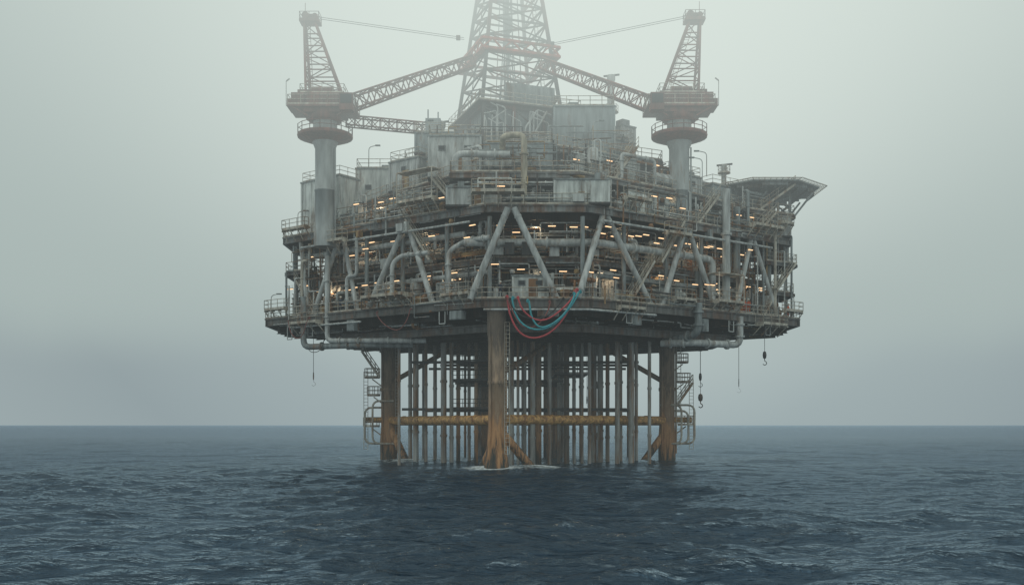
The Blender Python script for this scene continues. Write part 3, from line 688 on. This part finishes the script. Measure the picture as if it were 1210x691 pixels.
# ------------------------------------------------------------------ cranes
def crane(x, y, z0, out, root, tip, lab, pend):
    e = thing('pedestal_crane', lab, 'crane', (x, y, z0), 0, 'pedestal cranes on the platform'); O = Vector((x, y, z0))
    b = MB(); b.lathe([(1.3, -.4), (1.3, 1.2), (1.15, 1.5), (1.15, 6), (1.22, 6.02), (1.22, 6.2), (1.15, 6.22), (1.15, 10.9), (1.45, 11.6), (1.35, 14.4)], (0, 0, 0), 32)
    b.tube((1.25, -.5, 0), (1.25, -.5, 11), .09, 6); mk('pedestal', b, M_ped, e)
    b = MB(); b.lathe([(1.5, 11.7), (2.2, 11.85), (3.15, 12.2), (3.2, 12.4), (1.5, 12.4)], (0, 0, 0), 24, sm=False)
    b.rail([(math.cos(a) * 3.15, math.sin(a) * 3.15, 12.4) for a in [k * math.pi / 8 for k in range(16)]], closed=True, h=1.1, r=.045); mk('service_platform', b, M_crane, e)
    b = MB()
    b.lathe([(1.5, 14.0), (1.9, 14.1), (1.9, 14.7)], (0, 0, 0), 20)
    b.prism([(-2.4, -1.8), (2.4, -1.8), (2.4, 1.8), (-2.4, 1.8)], 14.7, 15.2)
    b.prism([(-3.9, -2.3), (3.7, -2.3), (3.7, 2.3), (-3.9, 2.3)], 15.2, 15.42)
    b.prism([(-3.5 if out < 0 else -2.6, -2.1), (2.6 if out < 0 else 3.5, -2.1), (2.6 if out < 0 else 3.5, 2.0), (-3.5 if out < 0 else -2.6, 2.0)], 15.42, 16.8)
    b.box((out * 1.9, .6, 17.2), (2.4, 2.2, .9)); b.box((out * 3.75, 0, 15.9), (.8, 2.6, .9)); b.box((-out * 2.9, .8, 16.0), (1.0, 1.8, 1.2)); b.tube((-1.2, -1.4, 17.2), (1.2, -1.4, 17.2), .45, 12)
    for sx in (-1, 1): b.beam((sx * 1.6, -1.9, 14.2), (sx * 3.4, -2.1, 15.2), .16)
    for k in range(12): b.box((-2.4 + k * .42, -2.14, 16.1), (.1, .1, 1.3))
    mk('machinery_house', b, M_crane, e)
    b = MB(); b.rail([(-3.85, -2.25, 15.42), (3.65, -2.25, 15.42), (3.65, 2.25, 15.42), (-3.85, 2.25, 15.42)], closed=True, h=1.1, r=.04); b.rail([(-2.5, -2.0, 16.8), (2.5, -2.0, 16.8), (2.5, 1.9, 16.8), (-2.5, 1.9, 16.8)], closed=True, h=1, r=.035); mk('handrail', b, M_rail, e)
    b = MB(); b.box((-out * 3.0, -3.0, 15.3), (1.5, 1.4, 1.9), 0); b.box((-out * 3.0, -3.72, 15.6), (1.25, .06, 1.0), 1); b.box((-out * 3.77, -3.0, 15.6), (.06, 1.1, 1.0), 1); mk('operator_cab', b, [M_crane, M_glass], e)
    tx = out * 1.7
    b = MB(); zb, zt = 16.8, 25.4
    def mc(u, k):
        sx, sy = ((-1, -1), (1, -1), (1, 1), (-1, 1))[k % 4]
        return Vector((out * (-.1) * (1 - u) + tx * u + sx * (2.0 * (1 - u) + .62 * u), sy * (1.7 * (1 - u) + .5 * u), zb + (zt - zb) * u))
    for k in range(4): b.beam(mc(0, k), mc(1, k), .24)
    for i in range(1, 7):
        for k in range(4):
            b.beam(mc(i / 6, k), mc(i / 6, k + 1), .12)
            b.beam(mc((i - 1) / 6, k + i % 2), mc(i / 6, k + 1 - i % 2), .09)
    b.ladder(mc(.02, 0) + Vector((.6, 0, 0)), mc(1, 0) + Vector((.4, 0, 0))); mk('gantry_mast', b, M_crane, e)
    b = MB(); b.box((tx, 0, 25.5), (2.3, 1.8, .18)); b.box((tx, 0, 26.0), (.8, .7, .8)); b.tube((tx - .5, -.6, 26.2), (tx - .5, .6, 26.2), .4, 14); b.tube((tx + .6, -.6, 26.1), (tx + .6, .6, 26.1), .32, 14)
    b.rail([(tx - 1.1, -.85, 25.6), (tx + 1.1, -.85, 25.6), (tx + 1.1, .85, 25.6), (tx - 1.1, .85, 25.6)], closed=True, h=.9)
    b.tube((tx + out * .6, 0, 26), (tx + out * .6, 0, 27.8), .04, 5); mk('mast_head', b, M_crane, e)
    b = MB(); r0 = Vector(root) - O; t0 = Vector(tip) - O
    b.lattice(r0, t0, 1.6, 1.2, 14, .12, .07, h0=1.6, h1=1.2); mk('boom', b, M_crane, e)
    b = MB(); b.beam(r0 + Vector((out * 1.3, 0, -.9)), r0, .6, .8); mk('boom_foot', b, M_crane, e)
    b = MB(); hd = Vector((tx, 0, 26.2))
    for o_ in (-.3, .3): b.tube(hd + Vector((0, o_, 0)), Vector(pend) - O + Vector((0, o_, 0)), .035, 5)
    b.box(hd.lerp(Vector(pend) - O, .96), (.5, .4, .5))
    mk('pendant_cable', b, M_dark, e)
    b = MB(); b.tube((out * 3.9, -.5, 15.6), (out * 4.4, -.5, 15.8), .06, 5); b.tube((out * 4.4, -.5, 15.8), (out * 4.4, -.5, 18.6), .045, 5); b.tube((out * 4.4, -.5, 18.6), (out * 4.0, -.5, 18.9), .09, 5); mk('lamp_post', b, M_lgrey, e)
crane(-21.6, -7.6, 25.4, -1, (-18.2, -7.9, 41.6), (-4.7, -3.5, 47.9), 'rust brown pedestal crane with its boom resting on the derrick', (-5.8, -2, 51.2))
crane(19.1, -9.0, 25.0, 1, (15.9, -8.9, 41.0), (3.6, -3.5, 47.6), 'rust brown pedestal crane on the helideck side of the platform', (4.2, -2, 50.4))
e = thing('lattice_gangway', 'horizontal steel lattice gangway linking the crane and the derrick deck', 'gangway', (-14, -5, 40.2))
b = MB(); b.lattice((-5.5, -.5, 0), (4.2, 2, -.2), 1.1, 1.1, 10, .09, .05); mk('truss', b, M_crane, e)
b = MB(); b.box((4.6, 1.6, -1.6), (1.8, 1.8, 4.6)); b.tube((4, 1, 0), (4, 1, 1.8), .08, 6); b.tube((5.2, 1, 0), (5.2, 1, 1.5), .08, 6); mk('landing', b, M_mod, e)

# ------------------------------------------------------------------ helideck
hx, hy, hz = 31.6, 3.0, 33.9
e = thing('helideck', 'octagonal helicopter deck on a braced steel truss', 'helideck', (hx, hy, hz))
oc = [(6.9 * math.cos(math.pi / 8 + k * math.pi / 4), 6.9 * math.sin(math.pi / 8 + k * math.pi / 4)) for k in range(8)]
b = MB(); b.prism(oc, -.2, 0); mk('landing_deck', b, M_grey, e)
b = MB()
for k in range(8):
    a = Vector((*oc[k], -.1)); c = Vector((*oc[(k + 1) % 8], -.1)); a2 = a * 1.13; c2 = c * 1.13; a2.z = c2.z = -.02
    b.tube(a2, c2, .06, 5)
    for j in range(9):
        b.tube(a.lerp(c, j / 8), a2.lerp(c2, j / 8), .035, 4, caps=False)
    for u in (.33, .66): b.tube(a.lerp(a2, u), c.lerp(c2, u), .02, 4, caps=False)
mk('safety_net', b, M_rail, e)
b = MB()
for k in range(-4, 5):
    w_ = math.sqrt(max(0, 6.2 ** 2 - (k * 1.5) ** 2)); b.ibeam((-w_, k * 1.5, -.42), (w_, k * 1.5, -.42), .2, .42); b.ibeam((k * 1.5, -w_, -.8), (k * 1.5, w_, -.8), .18, .3)
mk('deck_beams', b, M_grey, e)
b = MB(); low = [(-3.3, -4.3, -6.6), (2.6, -3.0, -6.6), (2.6, 2.5, -6.6), (-3.3, 2.5, -6.6)]
for p in low:
    p = Vector(p); b.beam(p, (p.x, p.y, -.9), .3); b.beam((p.x, p.y, -4.5), (p.x + 2.8, p.y, -.9), .22); b.beam((p.x, p.y, -2.9), (p.x - 2.4, p.y * .9, -.9), .18)
for z in (-1.2, -2.4, -3.8, -5.2):
    for i in range(4): b.beam((*low[i][:2], z), (*low[(i + 1) % 4][:2], z), .2)
for i in range(4):
    for z in (-6.4, -3.8): b.beam((*low[i][:2], z), (*low[(i + 1) % 4][:2], z + 2.4), .15)
mk('support_truss', b, M_grey, e)
b = MB(); b.stair((2.0, -3.5, -6.5), (-1.6, -4.9, -3.4)); b.stair((-1.6, -5.1, -3.4), (2.6, -5.1, -.4)); mk('stairway', b, M_rail, e)

# ------------------------------------------------------------------ lights
hb = MB(); hb.box((0, 0, 0), (.9, .2, .08), 0); hb.box((0, 0, -.07), (.8, .15, .06), 1); hb.tube((-.3, 0, .05), (-.3, 0, .45), .02, 4); hb.tube((.3, 0, .05), (.3, 0, .45), .02, 4)
proto = mk('work_light', hb, [M_dark, M_lamp], None, label='small lit fluorescent work light hung under a deck', category='lamp', group='work lights under the decks')
spots = []
for side, s0, s1, z, n in ((1, 1, 31, 25.2, 22), (-1, 1, 30, 25.2, 14), (0, -5, 5, 25.2, 4), (1, 1, 31, 21.0, 20), (-1, 1, 31, 21.0, 14), (0, -5, 5, 21, 4), (1, 1, 28, 29.6, 10), (-1, 1, 22, 29.6, 9), (0, -6, 4, 29.6, 3), (1, 1, 14, 33.8, 5), (-1, 1, 10, 34, 4)):
    for k in range(n):
        t = R.uniform(.6, 3.4) + (3 if z > 31 else 0); spots.append((FP(side, s0 + (s1 - s0) * (k + R.uniform(.1, .9)) / n, t, z - R.uniform(0, .9)), rot_of(side)))
for i, (p, r_) in enumerate(spots):
    o = proto if i == 0 else proto.copy()
    if i: COL.objects.link(o)
    o.location = p; o.rotation_euler = (0, 0, r_ + R.uniform(-.1, .1))
for i, (side, s, t, z) in enumerate(((1, 4, 3, 20.2), (1, 13, 3, 20.2), (1, 22, 3, 20.2), (-1, 6, 3, 20.2), (-1, 15, 3, 20.2), (-1, 25, 3, 20.2), (0, 0, 3, 20.2), (1, 7, 3, 25), (1, 18, 3, 25), (-1, 10, 3, 25), (-1, 20, 3, 25), (0, 0, 3, 25), (-1, 18, 3.5, 29.4), (1, 14, 3.5, 29.4))):
    ld = bpy.data.lights.new('work_light_glow', 'POINT'); ld.energy = 70; ld.color = (1, .72, .45); ld.shadow_soft_size = .3
    lo = bpy.data.objects.new('work_light_glow', ld); COL.objects.link(lo); lo.location = FP(side, s, t, z)
def post(p, dx):
    e = thing('lamp_post', 'thin gooseneck lamp post on the deck rail', 'lamp post', p, 0, 'gooseneck lamp posts on the deck edges')
    b = MB(); b.pipe([(0, 0, 0), (0, 0, 2.8), (dx, 0, 3.0)], .05, 6, bend=.4); mk('pole', b, M_lgrey, e)
    b = MB(); b.box((dx * 1.2, 0, 3.0), (.6, .25, .14)); mk('lamp_head', b, M_grey, e)
for p, dx in ((FP(-1, 29.2, 1.2, 27.2), .8), ((-17.2, -3, 35.0), .9), (FP(1, 17, .5, 31.5), -1), (FP(1, 31, 1.2, 27.2), -.8), ((23, -5, 33.8), -1), (FP(-1, 33, .3, 17.4), .8), (FP(1, 33, .3, 17.4), -.8), (FP(-1, 12, 1, 27.2), .8), ((9, -12, 35.3), .8), ((-10, -12, 35.3), .8)):
    post(p, dx)

# ------------------------------------------------------------------ hoses and hooks
def hose(a, c, sag, r, mat, lab, skew=0.0):
    a = Vector(a); c = Vector(c); pts = []
    for i in range(25):
        u = i / 24; p = a.lerp(c, u); uu = u ** (2 ** skew); p.z -= sag * (1 - (2 * uu - 1) ** 2) ** 0.85; p.x += .12 * math.sin(u * 7 + sag * 5); p.y -= .15 * math.sin(u * 3.14); pts.append(p)
    b = MB(); b.pipe(pts, r, 8, bend=.01); 
    for q in (a, c): b.tube(q, q + Vector((0, .3, .1)), r * 1.8, 8)
    mk('hanging_hose', b, mat, None, label=lab, category='hose', group='hoses hanging below the deck')
hose((-.5, -22.8, 17.3), (6.6, -22.2, 18.1), 4.4, .10, M_hr, 'red hose looped below the deck corner', -.35)
hose((.1, -22.9, 17.2), (6.9, -22.3, 17.9), 3.4, .10, M_ht, 'teal hose looped below the deck corner', -.45)
hose((1.6, -22.9, 16.9), (6.3, -22.4, 17.7), 2.9, .10, M_ht, 'teal hose looped below the deck corner', -.5)
hose((-.2, -22.95, 17.1), (5.2, -22.4, 17.2), 2.0, .07, M_hk, 'black hose looped below the deck corner', -.2)
hose((.6, -23.0, 17.2), (6.4, -22.2, 17.9), 2.5, .09, M_hr, 'red hose looped below the deck corner', -.3)
hose((-.6, -23.0, 17.2), (3.8, -22.2, 16.9), 2.8, .07, M_hrd, 'faded red hose looped below the deck corner', .1)
hose(FP(-1, 24.5, -1.2, 16.8), FP(-1, 28.5, -.8, 16.8), 2.2, .05, M_hrd, 'faded red hose looped below the deck edge', .3)
hose(FP(-1, 9, -.8, 16.8), FP(-1, 14, -.8, 16.8), 2.1, .05, M_hrd, 'faded red hose looped below the deck edge', -.3)
hose(FP(-1, 23, -.3, 14.2), FP(-1, 26, -.3, 14.0), 1.2, .04, M_hk, 'thin black hose looped under the outrigger pipes')
def hook(x, y, z0, z1, big):
    e = thing('hanging_hook', 'lifting hook block hanging on a cable below the deck', 'hook', (x, y, z1), 0, 'hooks hanging below the deck')
    b = MB(); b.tube((0, 0, .8), (0, 0, z0 - z1), .03, 5); mk('cable', b, M_dark, e)
    b = MB(); b.lathe([(.05, .9), (.2 * big, .8), (.26 * big, .45), (.2 * big, .1), (.05, 0)], (0, 0, 0), 10); mk('block', b, M_dark, e)
    b = MB(); b.pipe([(0, 0, 0), (0, 0, -.25), (.22, 0, -.35), (.25, 0, -.6), (0, 0, -.75), (-.2, 0, -.6)], .05 * big, 6, bend=.12); mk('hook', b, M_dark, e)
hook(21.9, -7, 15.5, 7.2, 1.1); hook(21.9, -6.9, 15.5, 9.6, .7); hook(29.6, -6, 16, 12.2, .9); hook(26.8, -5, 16, 9, .2)
for x, y, z in ((-23.5, -4.8, 9.8), (14.2, -2, 6.5), (9, -3, 7)):
    hook(x, y, 15.8, z, .3)

# ------------------------------------------------------------------ people
def person_mesh():
    V = [(0, 0, .95), (0, 0, 1.12), (0, .0, 1.32), (0, 0, 1.46), (0, 0, 1.54), (0, -.01, 1.64), (0, 0, 1.72),
         (.18, 0, 1.40), (.26, .02, 1.15), (.24, -.12, .92), (-.18, 0, 1.40), (-.25, .03, 1.14), (-.22, -.1, .92),
         (.1, 0, .88), (.12, -.03, .5), (.13, .04, .1), (.13, -.14, .05), (-.1, 0, .88), (-.13, .0, .5), (-.14, .06, .1), (-.14, -.12, .05)]
    E = [(0, 1), (1, 2), (2, 3), (3, 4), (4, 5), (5, 6), (2, 7), (7, 8), (8, 9), (2, 10), (10, 11), (11, 12), (0, 13), (13, 14), (14, 15), (15, 16), (0, 17), (17, 18), (18, 19), (19, 20)]
    Rr = [.15, .15, .17, .07, .065, .1, .075, .075, .055, .038, .075, .055, .038, .1, .075, .06, .045, .1, .075, .06, .045]
    me = bpy.data.meshes.new('person'); me.from_pydata(V, E, []); me.update()
    o = bpy.data.objects.new('person', me); COL.objects.link(o)
    m = o.modifiers.new('skin', 'SKIN')
    for i, r_ in enumerate(Rr): me.skin_vertices[0].data[i].radius = (r_, r_ * .85)
    me.skin_vertices[0].data[0].use_root = True
    o.modifiers.new('sub', 'SUBSURF').levels = 1; o.modifiers['sub'].render_levels = 1
    return o
def make_person(p, rot, mat, lab):
    o = person_mesh()
    dg = bpy.context.evaluated_depsgraph_get(); dg.update()
    me = bpy.data.meshes.new_from_object(o.evaluated_get(dg)); bpy.data.objects.remove(o)
    me.materials.clear()
    for q in (mat, M_skin, M_boot): me.materials.append(q)
    for pl in me.polygons:
        z = pl.center.z; pl.use_smooth = True
        pl.material_index = 1 if z > 1.5 else (2 if z < .14 else 0)
    o = bpy.data.objects.new('person', me); COL.objects.link(o); o.location = p; o.rotation_euler = (0, 0, rot); tag(o, lab, 'person')
    b = MB(); b.lathe([(.13, 1.66), (.155, 1.67), (.13, 1.69), (.125, 1.76), (.08, 1.82), (0, 1.84)], (0, -.01, 0), 14); mk('helmet', b, M_helm, o)
    b = MB(); b.tube((0, -.085, 1.62), (0, -.125, 1.6), .018, 5, .012); b.tube((-.035, -.095, 1.635), (-.035, -.105, 1.635), .012, 5); b.tube((.035, -.095, 1.635), (.035, -.105, 1.635), .012, 5); b.box((0, -.1, 1.57), (.05, .02, .01)); mk('face', b, M_skin, o)
    for hxx, hyy in ((.24, -.12), (-.22, -.1)):
        b = MB(); b.box((hxx, hyy - .02, .87), (.035, .08, .09))
        for k in range(4): 
            L = (.07, .08, .075, .06)[k]; yy = hyy - .05 + k * .02; b.tube((hxx, yy, .83), (hxx, yy - .005, .83 - L * .6), .009, 5); b.tube((hxx, yy - .005, .83 - L * .6), (hxx * .93, yy - .01, .83 - L), .008, 5)
        b.tube((hxx, hyy - .05, .88), (hxx * .95, hyy - .09, .83), .01, 5); mk('hand', b, M_skin, o)
make_person(FP(1, 24.0, .4, 17.4), .6, M_cover, 'worker in orange coveralls and helmet standing at the deck rail')
make_person(FP(1, 24.8, .45, 17.4), -.5, M_cover, 'worker in orange coveralls and helmet beside a colleague')
make_person(FP(1, 32.2, .5, 17.4), .9, M_cover, 'worker in orange coveralls on the deck corner')
make_person((-1.2, -21.0, 17.4), .2, M_coverd, 'worker in dark coveralls at the deck rail')
make_person(FP(-1, 21, .4, 17.4), -.4, M_coverd, 'worker in dark coveralls beside the pipework')

# ------------------------------------------------------------------ sea
def axis_sym(step, flat, grow, end):
    a = [0.0]; st = step
    while a[-1] < end:
        if a[-1] > flat: st *= grow
        a.append(a[-1] + st)
    return a
ax_ = axis_sym(.3, 44, 1.055, 20000); xs = np.array([-q for q in ax_[:0:-1]] + ax_)
ys = [-150.0]; st = .2
while ys[-1] < 20000:
    if ys[-1] > -50: st *= 1.022
    ys.append(ys[-1] + (1.2 if ys[-1] < -104 else st))
ys = np.array(ys)
X, Y = np.meshgrid(xs, ys); dxs = np.gradient(xs); dys = np.gradient(ys); SP = np.maximum(dxs[None, :] * .8, dys[:, None])
Z = np.zeros_like(X); DXX = np.zeros_like(X); DYY = np.zeros_like(X)
rg = np.random.RandomState(8)
NW = 120
for i in range(NW):
    lam = 0.7 * (26 / 0.7) ** ((i + rg.rand()) / NW); k = 2 * np.pi / lam
    a = -math.pi / 2 + .3 + rg.randn() * .55
    A = 0.0046 * lam * (1.25 if lam < 5 else .66)
    f = np.clip((lam / SP - 2.0) / 2, 0, 1); ph = k * (X * math.cos(a) + Y * math.sin(a)) + rg.rand() * 6.28
    Z += A * f * np.cos(ph); DXX -= .9 * A * f * math.cos(a) * np.sin(ph); DYY -= .9 * A * f * math.sin(a) * np.sin(ph)
gust = .8 + .28 * np.sin(X * .06 + 1.3 + .8 * np.sin(Y * .04)) * np.sin(Y * .05 + .7)
Z *= gust
nr, nc = X.shape
co = np.stack([X + DXX, Y + DYY, Z], -1).reshape(-1, 3)
idx = np.arange(nr * nc).reshape(nr, nc)
q = np.stack([idx[:-1, :-1], idx[:-1, 1:], idx[1:, 1:], idx[1:, :-1]], -1).reshape(-1, 4)
me = bpy.data.meshes.new('water')
me.vertices.add(len(co)); me.vertices.foreach_set('co', co.ravel())
me.loops.add(q.size); me.loops.foreach_set('vertex_index', q.ravel().astype(np.int32))
me.polygons.add(len(q)); me.polygons.foreach_set('loop_start', np.arange(0, q.size, 4, dtype=np.int32)); me.polygons.foreach_set('loop_total', np.full(len(q), 4, dtype=np.int32))
me.update(calc_edges=True); me.polygons.foreach_set('use_smooth', np.ones(len(q), dtype=bool))
wm = bpy.data.materials.new('sea_water'); t = nt(wm); L = t.links
out = N(t, 'ShaderNodeOutputMaterial'); g = N(t, 'ShaderNodeNewGeometry')
df = N(t, 'ShaderNodeBsdfDiffuse'); gl = N(t, 'ShaderNodeBsdfGlossy'); gl.inputs['Roughness'].default_value = .07; gl.inputs['Color'].default_value = (.70, .86, 1.0, 1)
fr = N(t, 'ShaderNodeFresnel'); fr.inputs['IOR'].default_value = 1.33; fm_ = N(t, 'ShaderNodeMath', operation='MULTIPLY'); fm_.inputs[1].default_value = .95; L.new(fr.outputs[0], fm_.inputs[0])
mp = N(t, 'ShaderNodeMapping'); mp.inputs['Scale'].default_value = (.6, 1.0, 1); mp.inputs['Rotation'].default_value = (0, 0, .2); L.new(g.outputs['Position'], mp.inputs['Vector'])
na = N(t, 'ShaderNodeTexNoise'); na.inputs['Scale'].default_value = 2.0; na.inputs['Detail'].default_value = 5; na.inputs['Roughness'].default_value = .55; L.new(mp.outputs[0], na.inputs['Vector'])
nb = N(t, 'ShaderNodeTexNoise'); nb.inputs['Scale'].default_value = .6; nb.inputs['Detail'].default_value = 3; L.new(mp.outputs[0], nb.inputs['Vector'])
ad = N(t, 'ShaderNodeMath', operation='MULTIPLY_ADD'); ad.inputs[1].default_value = 1.6; L.new(nb.outputs['Fac'], ad.inputs[0]); L.new(na.outputs['Fac'], ad.inputs[2])
bp = N(t, 'ShaderNodeBump'); bp.inputs['Strength'].default_value = 1; bp.inputs['Distance'].default_value = .30; L.new(ad.outputs[0], bp.inputs['Height'])
for n_ in (df, gl, fr): L.new(bp.outputs[0], n_.inputs['Normal'])
prev = None
for (x, y, r) in LEGS[:3] + [(2.4, -18.7, .5), (-12.7, -2.4, .4), (15.8, -1.4, .4)]:
    vd = N(t, 'ShaderNodeVectorMath', operation='DISTANCE'); vd.inputs[1].default_value = (x, y, 0); L.new(g.outputs['Position'], vd.inputs[0])
    sb = N(t, 'ShaderNodeMath', operation='SUBTRACT'); sb.inputs[1].default_value = r; L.new(vd.outputs['Value'], sb.inputs[0])
    if prev is None: prev = sb
    else:
        mn = N(t, 'ShaderNodeMath', operation='MINIMUM'); L.new(prev.outputs[0], mn.inputs[0]); L.new(sb.outputs[0], mn.inputs[1]); prev = mn
mr = N(t, 'ShaderNodeMapRange'); mr.inputs['From Min'].default_value = .1; mr.inputs['From Max'].default_value = 6.5; mr.inputs['To Min'].default_value = .36; mr.inputs['To Max'].default_value = -.12; L.new(prev.outputs[0], mr.inputs['Value'])
nf = N(t, 'ShaderNodeTexNoise'); nf.inputs['Scale'].default_value = 1.5; nf.inputs['Detail'].default_value = 9; nf.inputs['Roughness'].default_value = .74; L.new(g.outputs['Position'], nf.inputs['Vector'])
s1 = N(t, 'ShaderNodeMath', operation='ADD'); L.new(mr.outputs[0], s1.inputs[0]); L.new(nf.outputs['Fac'], s1.inputs[1])
rp = N(t, 'ShaderNodeValToRGB'); rp.color_ramp.elements[0].position = .64; rp.color_ramp.elements[0].color = (0, 0, 0, 1); rp.color_ramp.elements[1].position = .84; rp.color_ramp.elements[1].color = (.9, .9, .9, 1); L.new(s1.outputs[0], rp.inputs['Fac'])
df.inputs['Color'].default_value = (.005, .020, .038, 1)
ms = N(t, 'ShaderNodeMixShader'); L.new(fm_.outputs[0], ms.inputs[0]); L.new(df.outputs[0], ms.inputs[1]); L.new(gl.outputs[0], ms.inputs[2])
fo = N(t, 'ShaderNodeBsdfDiffuse'); fo.inputs['Color'].default_value = (.7, .76, .77, 1); ms2 = N(t, 'ShaderNodeMixShader'); L.new(rp.outputs['Color'], ms2.inputs[0]); L.new(ms.outputs[0], ms2.inputs[1]); L.new(fo.outputs[0], ms2.inputs[2])
L.new(ms2.outputs[0], out.inputs['Surface'])
me.materials.append(wm)
ow = bpy.data.objects.new('water', me); COL.objects.link(ow); ow['kind'] = 'structure'

# ------------------------------------------------------------------ fog bank
fm = bpy.data.materials.new('fog'); t = nt(fm); L = t.links
out = N(t, 'ShaderNodeOutputMaterial'); g = N(t, 'ShaderNodeNewGeometry'); sx = N(t, 'ShaderNodeSeparateXYZ'); L.new(g.outputs['Position'], sx.inputs[0])
m1 = N(t, 'ShaderNodeMapRange', interpolation_type='SMOOTHSTEP'); m1.inputs['From Min'].default_value = 21; m1.inputs['From Max'].default_value = 60; m1.inputs['To Min'].default_value = .0006; m1.inputs['To Max'].default_value = .029; L.new(sx.outputs['Z'], m1.inputs['Value'])
ab = N(t, 'ShaderNodeVolumeAbsorption'); ab.inputs['Color'].default_value = (0, 0, 0, 1); L.new(m1.outputs[0], ab.inputs['Density'])
em = N(t, 'ShaderNodeEmission'); L.new(m1.outputs[0], em.inputs['Strength'])  # fog emits light itself, standing in for scattered daylight
cz = N(t, 'ShaderNodeMapRange'); cz.inputs['From Min'].default_value = 15; cz.inputs['From Max'].default_value = 58; L.new(sx.outputs['Z'], cz.inputs['Value'])
cr = N(t, 'ShaderNodeMix', data_type='RGBA'); cr.inputs[6].default_value = (.39, .46, .465, 1); cr.inputs[7].default_value = (.80, .88, .81, 1); L.new(cz.outputs[0], cr.inputs[0])
vd = N(t, 'ShaderNodeVectorMath', operation='DISTANCE'); 
mm = N(t, 'ShaderNodeMapping'); mm.inputs['Scale'].default_value = (1, .35, .5); L.new(g.outputs['Position'], mm.inputs['Vector']); L.new(mm.outputs[0], vd.inputs[0]); vd.inputs[1].default_value = (8, 0, 30)
fr = N(t, 'ShaderNodeMapRange', interpolation_type='SMOOTHSTEP'); fr.inputs['From Min'].default_value = 14; fr.inputs['From Max'].default_value = 100; fr.inputs['To Min'].default_value = 0; fr.inputs['To Max'].default_value = .9; L.new(vd.outputs['Value'], fr.inputs['Value'])
c2 = N(t, 'ShaderNodeMix', data_type='RGBA'); c2.inputs[7].default_value = (.38, .455, .44, 1); L.new(fr.outputs[0], c2.inputs[0]); L.new(cr.outputs[2], c2.inputs[6])  # sky glow painted into fog colour, brighter up high and near the derrick
L.new(c2.outputs[2], em.inputs['Color'])
asd = N(t, 'ShaderNodeAddShader'); L.new(ab.outputs[0], asd.inputs[0]); L.new(em.outputs[0], asd.inputs[1]); L.new(asd.outputs[0], out.inputs['Volume'])
try: fm.cycles.volume_step_rate = .9
except Exception as ex: print(ex)
b = MB(); b.boxf((-170, -140, -3), Vector((340, 0, 0)), Vector((0, 380, 0)), Vector((0, 0, 93))); mk('fog', b, fm, None, kind='structure')

# ------------------------------------------------------------------ world, sun, camera
w = bpy.data.worlds.new('World'); scene.world = w; w.use_nodes = True; t = w.node_tree; t.nodes.clear(); L = t.links
out = N(t, 'ShaderNodeOutputWorld'); bg = N(t, 'ShaderNodeBackground'); bg2 = N(t, 'ShaderNodeBackground')
sky = N(t, 'ShaderNodeTexSky', sky_type='NISHITA'); sky.sun_disc = False; sky.sun_elevation = math.radians(66); sky.sun_rotation = math.radians(247); sky.dust_density = 6; sky.air_density = 2
L.new(sky.outputs[0], bg.inputs['Color']); bg.inputs['Strength'].default_value = .008
tc = N(t, 'ShaderNodeTexCoord'); dt = N(t, 'ShaderNodeVectorMath', operation='DOT_PRODUCT'); dt.inputs[1].default_value = Vector((.08, 1, .45)).normalized(); 
nv = N(t, 'ShaderNodeVectorMath', operation='NORMALIZE'); L.new(tc.outputs['Generated'], nv.inputs[0]); L.new(nv.outputs[0], dt.inputs[0])
rp = N(t, 'ShaderNodeValToRGB'); rp.color_ramp.interpolation = 'LINEAR'; el = rp.color_ramp.elements
el[0].position = 0; el[0].color = (.48, .54, .55, 1); el[1].position = 1; el[1].color = (.72, .80, .74, 1)
for po, c in ((.4, (.62, .70, .70, 1)), (.75, (.33, .395, .41, 1)), (.84, (.265, .325, .35, 1)), (.90, (.33, .40, .415, 1)), (.95, (.47, .55, .54, 1))): z = el.new(po); z.color = c
L.new(dt.outputs['Value'], rp.inputs['Fac']); L.new(rp.outputs[0], bg2.inputs['Color']); bg2.inputs['Strength'].default_value = 1
a_ = N(t, 'ShaderNodeAddShader'); L.new(bg.outputs[0], a_.inputs[0]); L.new(bg2.outputs[0], a_.inputs[1]); L.new(a_.outputs[0], out.inputs['Surface'])
sl = bpy.data.lights.new('Sun', 'SUN'); sl.energy = 1.5; sl.angle = math.radians(20); sl.color = (1, .98, .94)
so = bpy.data.objects.new('Sun', sl); COL.objects.link(so); so.rotation_euler = Vector((-.35, -.15, .85)).to_track_quat('Z', 'Y').to_euler()
cd = bpy.data.cameras.new('Camera'); cam = bpy.data.objects.new('Camera', cd); COL.objects.link(cam); scene.camera = cam
cam.location = (0, -125, 4.46); cam.rotation_euler = (math.radians(90), 0, 0)
cd.sensor_width = 36; cd.lens = 35.7; cd.shift_y = .1293; cd.clip_end = 60000; cd.clip_start = .5
